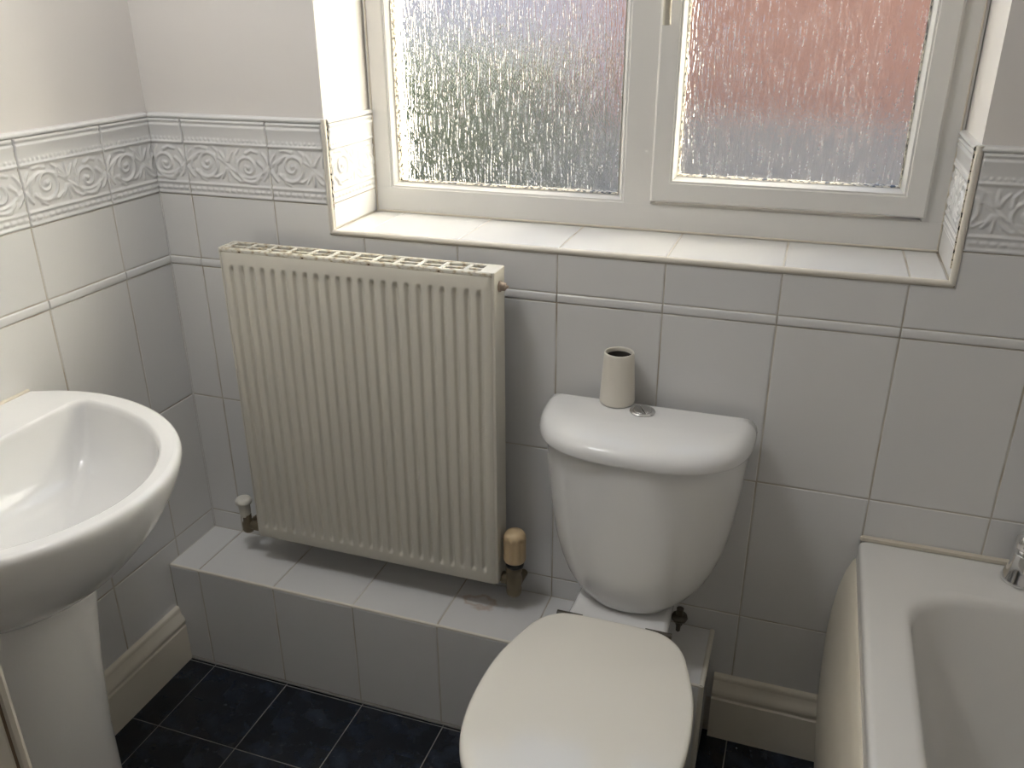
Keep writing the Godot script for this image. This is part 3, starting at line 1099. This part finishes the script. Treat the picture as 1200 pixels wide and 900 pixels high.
func build_toilet() -> void:
	var cx := 1.067
	var t := thing("toilet", "white close coupled toilet with a cream seat lid, standing by the tiled ledge", "toilet")
	var lid_half := [[0.0, 0.243], [0.045, 0.2435], [0.085, 0.247], [0.112, 0.260], [0.134, 0.286], [0.151, 0.330], [0.168, 0.393], [0.1745, 0.46], [0.172, 0.53], [0.157, 0.595], [0.125, 0.648], [0.072, 0.683], [0.0, 0.694]]
	var lid := smooth_loop(lid_half)
	# pan
	var foot := smooth_loop([[0.0, 0.185], [0.06, 0.186], [0.095, 0.20], [0.108, 0.26], [0.105, 0.36], [0.098, 0.45], [0.075, 0.52], [0.04, 0.545], [0.0, 0.552]])
	var rimo := smooth_loop([[0.0, 0.232], [0.06, 0.233], [0.10, 0.25], [0.128, 0.285], [0.143, 0.33], [0.160, 0.395], [0.167, 0.46], [0.165, 0.53], [0.150, 0.59], [0.119, 0.64], [0.068, 0.674], [0.0, 0.686]])
	foot = resample(foot, 72)
	rimo = resample(rimo, 72)
	var rows := []
	rows.append(ring(scaled(foot, Vector2(0, 0.36), 0.02), 0.001, cx))
	rows.append(ring(foot, 0.001, cx))
	rows.append(ring(foot, 0.001, cx))
	for q in [[0.02, 0.0], [0.10, 0.02], [0.16, 0.08], [0.22, 0.22], [0.27, 0.45], [0.32, 0.74], [0.36, 0.93], [0.385, 1.0], [0.399, 1.0], [0.404, 0.985]]:
		var loop := PackedVector2Array()
		for i in 72:
			loop.append(foot[i].lerp(rimo[i], q[1]))
		rows.append(ring(loop, q[0], cx))
	rows.append(ring(inset_loop(rimo, 0.045), 0.404, cx))
	for q in [[0.39, 0.05], [0.33, 0.06], [0.26, 0.09], [0.21, 0.12]]:
		rows.append(ring(scaled(inset_loop(rimo, q[1]), Vector2(0, 0.46), 0.98), q[0], cx))
	rows.append(ring(scaled(rimo, Vector2(0, 0.44), 0.05), 0.20, cx))
	part("pan", grid(rows, true), M.china, t)
	# shelf behind the seat that carries the cistern, and the outlet
	var shelf := smooth_loop([[0.0, 0.040], [0.07, 0.042], [0.088, 0.06], [0.092, 0.12], [0.096, 0.20], [0.105, 0.26], [0.07, 0.29], [0.0, 0.30]], 5)
	rows = []
	for q in [[0.30, 0.02], [0.345, 0.006], [0.38, 0.0], [0.395, 0.0], [0.401, 0.004], [0.4035, 0.010]]:
		rows.append(ring(inset_loop(shelf, q[1]), q[0], cx))
	rows.append(ring(scaled(shelf, Vector2(0, 0.17), 0.0), 0.4035, cx))
	rows.push_front(ring(scaled(shelf, Vector2(0, 0.17), 0.0), 0.30, cx))
	part("pan_shelf", grid(rows, true), M.china, t)
	part("outlet_pipe", tube([Vector3(cx, 0.20, 0.28), Vector3(cx, 0.19, 0.175)], 0.055, 24), M.white_plastic, t)
	# seat ring and lid
	rows = []
	for q in [[0.405, 0.012], [0.405, 0.004], [0.409, 0.001], [0.416, 0.0], [0.420, 0.003]]:
		rows.append(ring(inset_loop(lid, q[1] + 0.003), q[0], cx))
	rows.append(ring(inset_loop(lid, 0.06), 0.420, cx))
	rows.append(ring(inset_loop(lid, 0.065), 0.412, cx))
	rows.append(ring(inset_loop(lid, 0.06), 0.405, cx))
	rows.append(ring(inset_loop(lid, 0.015), 0.405, cx))
	part("seat_ring", grid(rows, true), M.seat, t)
	rows = [ring(scaled(lid, Vector2(0, 0.46), 0.0), 0.4222, cx), ring(inset_loop(lid, 0.006), 0.4222, cx)]
	for q in [[0.423, 0.002], [0.426, 0.0], [0.433, 0.0], [0.4365, 0.0012], [0.4390, 0.0040], [0.4402, 0.0085], [0.4406, 0.016]]:
		rows.append(ring(inset_loop(lid, q[1]), q[0], cx))
	for q in [[0.8, 0.4416], [0.6, 0.4424], [0.4, 0.443], [0.2, 0.4433], [0.0, 0.4434]]:
		rows.append(ring(scaled(lid, Vector2(0, 0.46), q[0]), q[1], cx))
	part("seat_lid", grid(rows, true), M.seat, t)
	for s in [-1.0, 1.0]:
		var st := new_st()
		add_box(st, Vector3(cx + s * 0.083 - 0.022, 0.408, 0.222), Vector3(cx + s * 0.083 + 0.022, 0.420, 0.250), 0.004)
		add_tube(st, [Vector3(cx + s * 0.083 - 0.024, 0.4215, 0.234), Vector3(cx + s * 0.083 + 0.024, 0.4215, 0.234)], 0.0065, 12)
		part("seat_hinge", st.commit(), M.hinge, t)
	# cistern
	var c := Node3D.new()
	c.name = "cistern"
	t.add_child(c)
	var tx := 1.0745
	rows = []
	var body := [[0.405, 0.050, 0.150], [0.406, 0.080, 0.158], [0.413, 0.108, 0.165], [0.430, 0.130, 0.171], [0.452, 0.146, 0.175], [0.48, 0.158, 0.178], [0.52, 0.169, 0.182], [0.57, 0.177, 0.186], [0.62, 0.1825, 0.1875], [0.67, 0.187, 0.188], [0.71, 0.190, 0.1885], [0.742, 0.191, 0.1885]]
	rows.append(ring(scaled(d_plan(0.05, 0.014, 0.13), Vector2(0, 0.08), 0.05), 0.4045, tx))
	for b in body:
		var loop := d_plan(b[1], 0.014, b[2], 2.5, 56)
		var row := PackedVector3Array()
		# arched area in the middle of the front, raised slightly
		var half := 0.088 * clampf((0.80 - b[0]) / 0.16, 0.0, 1.0) if b[0] > 0.64 else 0.088
		for q in loop:
			var bump: float = 0.005 * (1.0 - smoothstep(half - 0.010, half + 0.004, absf(q.x))) if q.y > 0.1 and b[0] > 0.43 else 0.0
			row.append(Vector3(tx + q.x, b[0], q.y + bump))
		rows.append(row)
	rows[0] = ring(scaled(d_plan(0.05, 0.014, 0.13, 2.5, 56), Vector2(0, 0.08), 0.05), 0.4045, tx)
	part("cistern_tank", grid(rows, true), M.china, c)
	rows = []
	var plan := d_plan(0.1985, 0.024, 0.190, 2.8, 64)
	# side inset, front inset: the front rolls off over a wide slope
	for q in [[0.738, 0.030, 0.030], [0.736, 0.004, 0.004], [0.7375, 0.001, 0.001], [0.741, 0.0, 0.0], [0.750, 0.0, 0.0005], [0.757, 0.0015, 0.005], [0.763, 0.004, 0.013], [0.768, 0.0075, 0.025], [0.772, 0.012, 0.040], [0.7755, 0.018, 0.058], [0.778, 0.028, 0.078], [0.7792, 0.040, 0.095]]:
		var lp := PackedVector2Array()
		for v in plan:
			lp.append(Vector2(v.x * (1.0 - q[1] / 0.1985), 0.100 + (v.y - 0.100) * (1.0 - (q[2] / 0.134 if v.y > 0.1 else q[1] * 0.4 / 0.09))))
		rows.append(ring(lp, q[0], tx))
	for q in [[0.25, 0.7800], [0.12, 0.7804], [0.0, 0.7805]]:
		rows.append(ring(scaled(plan, Vector2(0, 0.100), q[0]), q[1], tx))
	part("cistern_lid", grid(rows, true), M.china, c)
	# chrome dual flush button
	var bp := Vector3(1.068, 0.7806, 0.070)
	part("button_ring", lathe([Vector2(0.0, 0.0), Vector2(0.0235, 0), Vector2(0.0235, 0.002), Vector2(0.0215, 0.0042), Vector2(0.0185, 0.0042), Vector2(0.0182, 0.002), Vector2(0.0, 0.002)], 36, Transform3D(Basis(), bp)), M.chrome, c)
	for s in [-1.0, 1.0]:
		var loop := PackedVector2Array()
		for k in 17:
			var a := -PI / 2 + PI * k / 16
			loop.append(Vector2(s * (0.0008 + 0.0168 * cos(a)), 0.0174 * sin(a)))
		rows = []
		for q in [[0.0, 0.0], [0.004, 0.0], [0.0052, 0.001], [0.0046, 0.006]]:
			rows.append(ring(inset_loop(loop, q[1]), q[0]))
		rows.append(ring(scaled(loop, Vector2(s * 0.007, 0), 0.0), 0.0040))
		part("flush_button", grid(rows, true), M.chrome, c, Transform3D(Basis(Vector3.UP, 0.5), bp))
	# dark wing nut that holds the cistern to the pan
	for s in [1.0]:
		var st := new_st()
		add_tube(st, [Vector3(cx + s * 0.108, 0.375, 0.135), Vector3(cx + s * 0.108, 0.412, 0.135)], 0.007, 10)
		add_lathe(st, [Vector2(0, 0.386), Vector2(0.014, 0.386), Vector2(0.016, 0.391), Vector2(0.014, 0.397), Vector2(0, 0.397)], 12, Transform3D(Basis(), Vector3(cx + s * 0.108, 0, 0.135)))
		add_box(st, Vector3(cx + s * 0.108 - 0.004, 0.366, 0.120), Vector3(cx + s * 0.108 + 0.004, 0.388, 0.150), 0.003)
		part("wing_nut", st.commit(), M.hinge, c)

	# white pot on the cistern
	var v := thing("tapered_pot", "small white tapered pot with an open top, standing on the cistern lid", "pot", Vector3(1.014, 0.7802, 0.040))
	part("pot_body", lathe([Vector2(0, 0.0), Vector2(0.0305, 0.0), Vector2(0.0325, 0.0015), Vector2(0.033, 0.005), Vector2(0.0322, 0.02), Vector2(0.0282, 0.090), Vector2(0.0276, 0.0985), Vector2(0.0266, 0.1005), Vector2(0.0250, 0.1005), Vector2(0.0240, 0.0995), Vector2(0.0236, 0.096), Vector2(0.0236, 0.03), Vector2(0.0230, 0.024), Vector2(0.0, 0.023)], 40), mat(lin(0.72, 0.68, 0.60), 0.35), v)
	part("pot_inner_shade", lathe([Vector2(0, 0.0245), Vector2(0.0232, 0.0245), Vector2(0.0232, 0.0930), Vector2(0.0222, 0.0930), Vector2(0.0222, 0.026), Vector2(0.0, 0.026)], 32), M.dark, v)  # dark inner sleeve stands for the shade in the open pot

func resample(loop: PackedVector2Array, n: int) -> PackedVector2Array:
	# n points spread by angle from the loop's middle, so that two loops can be lofted
	var c := Vector2.ZERO
	for q in loop:
		c += q
	c /= loop.size()
	var out := PackedVector2Array()
	for k in n:
		var dir := Vector2.from_angle(TAU * k / n)
		var best := c
		for i in loop.size():
			var hit = Geometry2D.segment_intersects_segment(c, c + dir * 2.0, loop[i], loop[(i + 1) % loop.size()])
			if hit != null:
				best = hit
		out.append(best)
	return out

# ------------------------------------------------------------------ basin
func smooth_list(list: Array, steps: int) -> Array:
	# Catmull-Rom through a list of [height, scale], so that a loft shows no kinks
	var out := []
	var n := list.size()
	for i in n - 1:
		var p0: Array = list[maxi(i - 1, 0)]
		var p1: Array = list[i]
		var p2: Array = list[i + 1]
		var p3: Array = list[mini(i + 2, n - 1)]
		for k in steps:
			var t := float(k) / steps
			out.append([cubic_interpolate(p1[0], p2[0], p0[0], p3[0], t), cubic_interpolate(p1[1], p2[1], p0[1], p3[1], t)])
	out.append(list[n - 1])
	return out

func build_basin() -> void:
	var t := thing("pedestal_basin", "white wash basin on a pedestal against the left wall", "basin", Vector3(0, 0, 0.675))
	var outer := PackedVector2Array()
	var inner := PackedVector2Array()
	# the front is half an ellipse, the sides draw in to the wall; (x, dz)
	for k in 57:
		var a := -PI / 2 + PI * k / 56
		outer.append(Vector2(0.134 + 0.331 * cos(a), 0.29 * sin(a)))
		inner.append(Vector2(0.134 + 0.301 * cos(a), 0.252 * sin(a)))
	for k in range(1, 9):
		var q := k / 8.0
		outer.append(Vector2(0.134 * (1 - q), 0.29 - 0.035 * q * q))
		inner.append(Vector2(lerpf(0.134, 0.112, sin(q * PI / 2)), lerpf(0.252, 0.225, 1 - cos(q * PI / 2))))
	for k in range(1, 14):
		var q := k / 14.0
		outer.append(Vector2(0.001, lerpf(0.255, -0.255, q)))
		inner.append(Vector2(0.112, lerpf(0.225, -0.225, q)))
	for k in range(8, 0, -1):
		var q := k / 8.0
		outer.append(Vector2(maxf(0.001, 0.134 * (1 - q)), -0.29 + 0.035 * q * q))
		inner.append(Vector2(lerpf(0.134, 0.112, sin(q * PI / 2)), lerpf(-0.252, -0.225, 1 - cos(q * PI / 2))))
	var rows := []
	var pc := Vector2(0.14, 0)
	for q in smooth_list([[0.598, 0.02], [0.600, 0.38], [0.610, 0.49], [0.632, 0.60], [0.660, 0.705], [0.695, 0.805], [0.730, 0.885], [0.762, 0.943], [0.786, 0.979], [0.802, 0.996], [0.8115, 0.9985], [0.8175, 0.992], [0.8203, 0.980], [0.8212, 0.966]], 3):
		var row := PackedVector3Array()
		for v in outer:
			var s: Vector2 = pc + (v - pc) * q[1]
			if v.x < 0.002:
				s.x = 0.001
			row.append(Vector3(s.x, q[0], s.y))
		rows.append(row)
	var bc := Vector2(0.27, 0)
	for q in [[0.8206, 1.025], [0.8195, 1.008], [0.816, 0.994], [0.808, 0.984], [0.79, 0.970], [0.765, 0.94], [0.74, 0.89], [0.718, 0.81], [0.702, 0.70], [0.692, 0.56], [0.686, 0.38], [0.683, 0.20], [0.682, 0.09]]:
		var row := PackedVector3Array()
		for v in inner:
			var s: Vector2 = bc + (v - bc) * q[1]
			row.append(Vector3(s.x, q[0], s.y))
		rows.append(row)
	part("bowl", grid(rows, true), M.china, t)
	part("waste", lathe([Vector2(0, 0.684), Vector2(0.020, 0.684), Vector2(0.0255, 0.6845), Vector2(0.0275, 0.683), Vector2(0.0275, 0.678), Vector2(0, 0.678)], 28, Transform3D(Basis(), Vector3(0.27, 0, 0))), M.chrome, t)
	part("wall_seal", box(Vector3(0.0, 0.812, -0.252), Vector3(0.007, 0.826, 0.252), 0.003), M.silicone, t)
	# pedestal
	rows = []
	for q in [[0.001, 0.132, 0.205], [0.012, 0.134, 0.207], [0.03, 0.130, 0.203], [0.10, 0.1255, 0.196], [0.25, 0.1275, 0.198], [0.40, 0.136, 0.208], [0.52, 0.148, 0.222], [0.60, 0.158, 0.236], [0.642, 0.164, 0.244]]:
		var row := PackedVector3Array()
		for k in 57:
			var a := -PI / 2 + PI * k / 56
			row.append(Vector3(0.03 + q[2] * signf(cos(a)) * pow(absf(cos(a)), 2.0 / 2.9), q[0], q[1] * signf(sin(a)) * pow(absf(sin(a)), 2.0 / 2.9)))
		for k in range(1, 8):
			row.append(Vector3(0.03, q[0], lerpf(q[1], -q[1], k / 8.0)))
		rows.append(row)
	part("pedestal", grid(rows, true), M.china, t)

# ------------------------------------------------------------------ bath
func round_rect(x0: float, z0: float, x1: float, z1: float, r: float, seg := 8, edge := 10) -> PackedVector2Array:
	var out := PackedVector2Array()
	var cs := [Vector2(x1 - r, z1 - r), Vector2(x0 + r, z1 - r), Vector2(x0 + r, z0 + r), Vector2(x1 - r, z0 + r)]
	for c in 4:
		var p: Vector2 = cs[c]
		for k in seg + 1:
			var a := PI / 2 * (c + float(k) / seg)
			out.append(p + Vector2(cos(a), sin(a)) * r)
		var a2 := PI / 2 * (c + 1)
		var from := p + Vector2(cos(a2), sin(a2)) * r
		var to: Vector2 = cs[(c + 1) % 4] + Vector2(cos(a2), sin(a2)) * r
		for k in range(1, edge):
			out.append(from.lerp(to, float(k) / edge))
	return out

func build_bath() -> void:
	var t := thing("bathtub", "cream bathtub with a bowed side panel, along the right wall", "bathtub")
	var x0 := 1.476
	var x1 := 2.183
	var z0 := 0.004
	var z1 := 1.70
	var rows := []
	for q in [[0.508, 0.014, 0.010], [0.508, 0.002, 0.010], [0.512, 0.0, 0.010], [0.540, 0.0, 0.011], [0.5465, 0.0018, 0.012], [0.5495, 0.005, 0.014], [0.5508, 0.012, 0.02]]:
		rows.append(ring(round_rect(x0 + q[1], z0 + q[1], x1 - q[1], z1 - q[1], q[2]), q[0]))
	for q in [[0.5500, 0.060, 0.120, 0.09], [0.5485, 0.068, 0.126, 0.095], [0.543, 0.0745, 0.132, 0.10], [0.53, 0.078, 0.136, 0.10], [0.46, 0.088, 0.150, 0.10], [0.36, 0.102, 0.172, 0.10], [0.25, 0.120, 0.205, 0.10], [0.19, 0.140, 0.235, 0.10], [0.165, 0.170, 0.27, 0.09], [0.158, 0.21, 0.32, 0.07], [0.156, 0.30, 0.6, 0.03]]:
		rows.append(ring(round_rect(x0 + q[1], z0 + q[2] - 0.006, x1 - q[1], z1 - q[2] * 0.9, q[3]), q[0]))
	rows.append(ring(round_rect(1.82, 0.84, 1.84, 0.86, 0.004), 0.1555))
	part("tub", grid(rows, true, Vector3.UP), M.acrylic, t)
	# bowed side panel, (x, y) measured against the tiles
	var prof := [Vector2(1.474, 0.004), Vector2(1.467, 0.02), Vector2(1.459, 0.10), Vector2(1.452, 0.19), Vector2(1.449, 0.27), Vector2(1.448, 0.33), Vector2(1.450, 0.39), Vector2(1.455, 0.44), Vector2(1.463, 0.48), Vector2(1.472, 0.506), Vector2(1.479, 0.5085)]
	rows = []
	for z in [0.0035, 0.0035, 0.010, 1.69, 1.696, 1.696]:
		var row := PackedVector3Array()
		for q in prof:
			var inn := 0.004 if z == 0.0035 or z == 1.696 else 0.0
			row.append(Vector3(q.x + inn, q.y, z))
		for k in range(prof.size() - 1, -1, -1):
			row.append(Vector3(1.485, prof[k].y, z))
		rows.append(row)
	part("side_panel", grid(rows, true), M.panel, t)
	part("plinth", box(Vector3(1.468, 0.0005, 0.004), Vector3(1.484, 0.014, 1.695), 0.002), M.panel, t)
	part("wall_seal", box(Vector3(x0 + 0.002, 0.546, -0.0005), Vector3(x1, 0.5595, 0.0075), 0.0035), M.silicone, t)
	# mixer tap on the back rim; the left leg shows at the edge of the picture
	var m := thing("bath_tap", "chrome bath mixer tap on the back rim of the bathtub", "tap", Vector3(1.735, 0.5512, 0.050))
	for x in [0.0, 0.18]:
		part("tap_leg", lathe([Vector2(0, 0.0), Vector2(0.030, 0.0), Vector2(0.031, 0.003), Vector2(0.0295, 0.007), Vector2(0.0255, 0.018), Vector2(0.0215, 0.032), Vector2(0.0195, 0.046), Vector2(0.0195, 0.054), Vector2(0.0195, 0.054), Vector2(0.0175, 0.055), Vector2(0.0175, 0.066), Vector2(0, 0.066)], 36, Transform3D(Basis(), Vector3(x, 0, 0))), M.chrome, m)
		part("tap_head", lathe([Vector2(0, 0.064), Vector2(0.0185, 0.064), Vector2(0.0205, 0.067), Vector2(0.0215, 0.074), Vector2(0.0205, 0.082), Vector2(0.017, 0.089), Vector2(0.010, 0.0935), Vector2(0, 0.095)], 32, Transform3D(Basis(), Vector3(x, 0, 0))), M.chrome, m)
	part("tap_body", tube([Vector3(0.012, 0.040, 0), Vector3(0.168, 0.040, 0)], 0.017, 24), M.chrome, m)
	part("spout", tube([Vector3(0.09, 0.042, 0.0), Vector3(0.09, 0.052, 0.04), Vector3(0.09, 0.054, 0.08), Vector3(0.09, 0.048, 0.115), Vector3(0.09, 0.032, 0.13)], 0.013, 20), M.chrome, m)

# ------------------------------------------------------------------ door at the left edge of the picture, and the hall behind it
func build_door() -> void:
	var d := struct_root("door_1", "cream painted door standing open in front of the basin")
	var hinge := Vector3(0.25, 0, ROOM_Z - 0.02)
	var free := Vector3(0.625, 0, 1.037)
	var dir := (free - hinge).normalized()
	var w := hinge.distance_to(free)
	d.position = hinge
	d.basis = Basis(dir, Vector3.UP, dir.cross(Vector3.UP))
	# in the door's own axes: x towards the free edge, z towards the camera
	part("door_leaf", box(Vector3(0, 0.008, -0.036), Vector3(w - 0.0125, 1.98, 0.0), 0.002), M.gloss, d)
	part("door_edging", box(Vector3(w - 0.0095, 0.008, -0.036), Vector3(w, 1.98, 0.001), 0.0025), M.gloss, d)
	part("edge_core", box(Vector3(w - 0.014, 0.010, -0.034), Vector3(w - 0.008, 1.978, -0.004)), mat(lin(0.24, 0.17, 0.11), 0.7), d)
	# hall: floor, walls and ceiling, without a lamp of its own
	struct("floor_hall", box(Vector3(-1.1, -0.12, ROOM_Z + 0.1), Vector3(2.4, -0.001, ROOM_Z + 1.3)), M.carpet, "carpet of the hall behind the camera")
	struct("ceiling_hall", box(Vector3(-1.1, CEIL, ROOM_Z + 0.1), Vector3(2.4, CEIL + 0.1, ROOM_Z + 1.3)), M.ceiling, "ceiling of the hall behind the camera")
	struct("wall_hall", boxes([
		[Vector3(-1.2, -0.12, ROOM_Z + 1.3), Vector3(2.5, CEIL + 0.1, ROOM_Z + 1.4)],
		[Vector3(-1.2, -0.12, ROOM_Z), Vector3(-1.1, CEIL + 0.1, ROOM_Z + 1.3)],
		[Vector3(2.4, -0.12, ROOM_Z), Vector3(2.5, CEIL + 0.1, ROOM_Z + 1.3)],
		[Vector3(-1.1, -0.12, ROOM_Z), Vector3(-0.12, CEIL + 0.1, ROOM_Z + 0.1)],
		[Vector3(ROOM_X + 0.12, -0.12, ROOM_Z), Vector3(2.4, CEIL + 0.1, ROOM_Z + 0.1)]]), M.paint, "walls of the hall behind the camera")

# ------------------------------------------------------------------ unseen ceiling lamp, out of view, placed to light the room from above
func build_lamp() -> void:
	var at := Vector3(0.48, CEIL, 0.68)
	var t := thing("unseen_ceiling_lamp", "unseen round white glass ceiling lamp, out of view, lighting the room from above", "lamp", at)
	part("lamp_base", lathe([Vector2(0, 0), Vector2(0.11, 0), Vector2(0.11, -0.02), Vector2(0.10, -0.03), Vector2(0, -0.03)], 32), M.upvc, t)
	part("lamp_globe", lathe([Vector2(0, -0.028), Vector2(0.135, -0.03), Vector2(0.15, -0.05), Vector2(0.14, -0.085), Vector2(0.10, -0.112), Vector2(0.05, -0.124), Vector2(0, -0.127)], 40), M.lamp, t)
	var o := OmniLight3D.new()
	o.name = "unseen_lamp_light"
	o.light_color = Color(0.975, 0.985, 1.0)
	o.light_energy = 0.285
	o.light_size = 0.13
	o.omni_range = 8.0
	o.omni_attenuation = 2.0
	o.shadow_enabled = true
	t.add_child(o)
	o.position = Vector3(0, -0.08, 0)

# ------------------------------------------------------------------ what shines through the obscured glass
func build_outside() -> void:
	struct("ground", box(Vector3(-30, -0.5, -40), Vector3(30, -0.25, -0.3)), M.slab, "paved yard outside the window")
	var h := thing("brick_outhouse", "blurred low red brick outhouse seen through the right hand pane", "building")
	part("brick_wall", box(Vector3(-0.6, -0.25, -10.0), Vector3(8.0, 2.4, -7.0)), M.brick, h)
	var rows := []
	for x in [-0.8, 8.2]:
		rows.append(PackedVector3Array([Vector3(x, 2.38, -6.8), Vector3(x, 2.8, -8.5), Vector3(x, 2.38, -10.2), Vector3(x, 2.3, -8.5)]))
	part("roof", grid(rows, true), mat(lin(0.16, 0.10, 0.08), 0.85), h)
	var p := thing("pale_house", "blurred pale house covering the sky in the top of the left hand pane", "building")  # stands before the bright sky and dims the top of the left pane
	part("rendered_wall", box(Vector3(-12.0, -0.25, -22.0), Vector3(-1.2, 3.4, -13.0)), M.render_wall, p)
	part("roof", box(Vector3(-12.3, 3.4, -22.3), Vector3(-0.9, 3.7, -12.7)), mat(lin(0.2, 0.18, 0.19), 0.85), p)
	# hedge, lumpy box
	var hg := thing("garden_hedge", "blurred green hedge seen through the left hand pane", "hedge")
	var n := FastNoiseLite.new()
	n.seed = 4
	n.frequency = 1.1
	var loop := [Vector2(-5.2, -0.25), Vector2(-5.15, 0.4), Vector2(-5.1, 0.95), Vector2(-5.2, 1.1), Vector2(-5.6, 1.15), Vector2(-6.0, 1.05), Vector2(-6.1, 0.4), Vector2(-6.1, -0.25)]
	rows = []
	for i in 60:
		var x := -7.0 + i * 0.105
		var row := PackedVector3Array()
		for q in loop:
			var k := n.get_noise_3d(x * 2, q.y * 2, q.x * 2) * 0.22
			row.append(Vector3(x, q.y + (k if q.y > 0 else 0.0), q.x + k))
		rows.append(row)
	part("foliage", grid(rows, true), M.leaf, hg)
	var fe := thing("yard_fence", "blurred dark fence seen through the lower right hand pane", "fence")
	for k in 30:
		part("fence_board", box(Vector3(-0.6 + k * 0.152, -0.25, -4.66), Vector3(-0.6 + k * 0.152 + 0.145, 0.78, -4.64), 0.003), M.fence, fe)
	part("fence_rail", box(Vector3(-0.6, 0.5, -4.70), Vector3(3.96, 0.58, -4.66)), M.fence, fe)
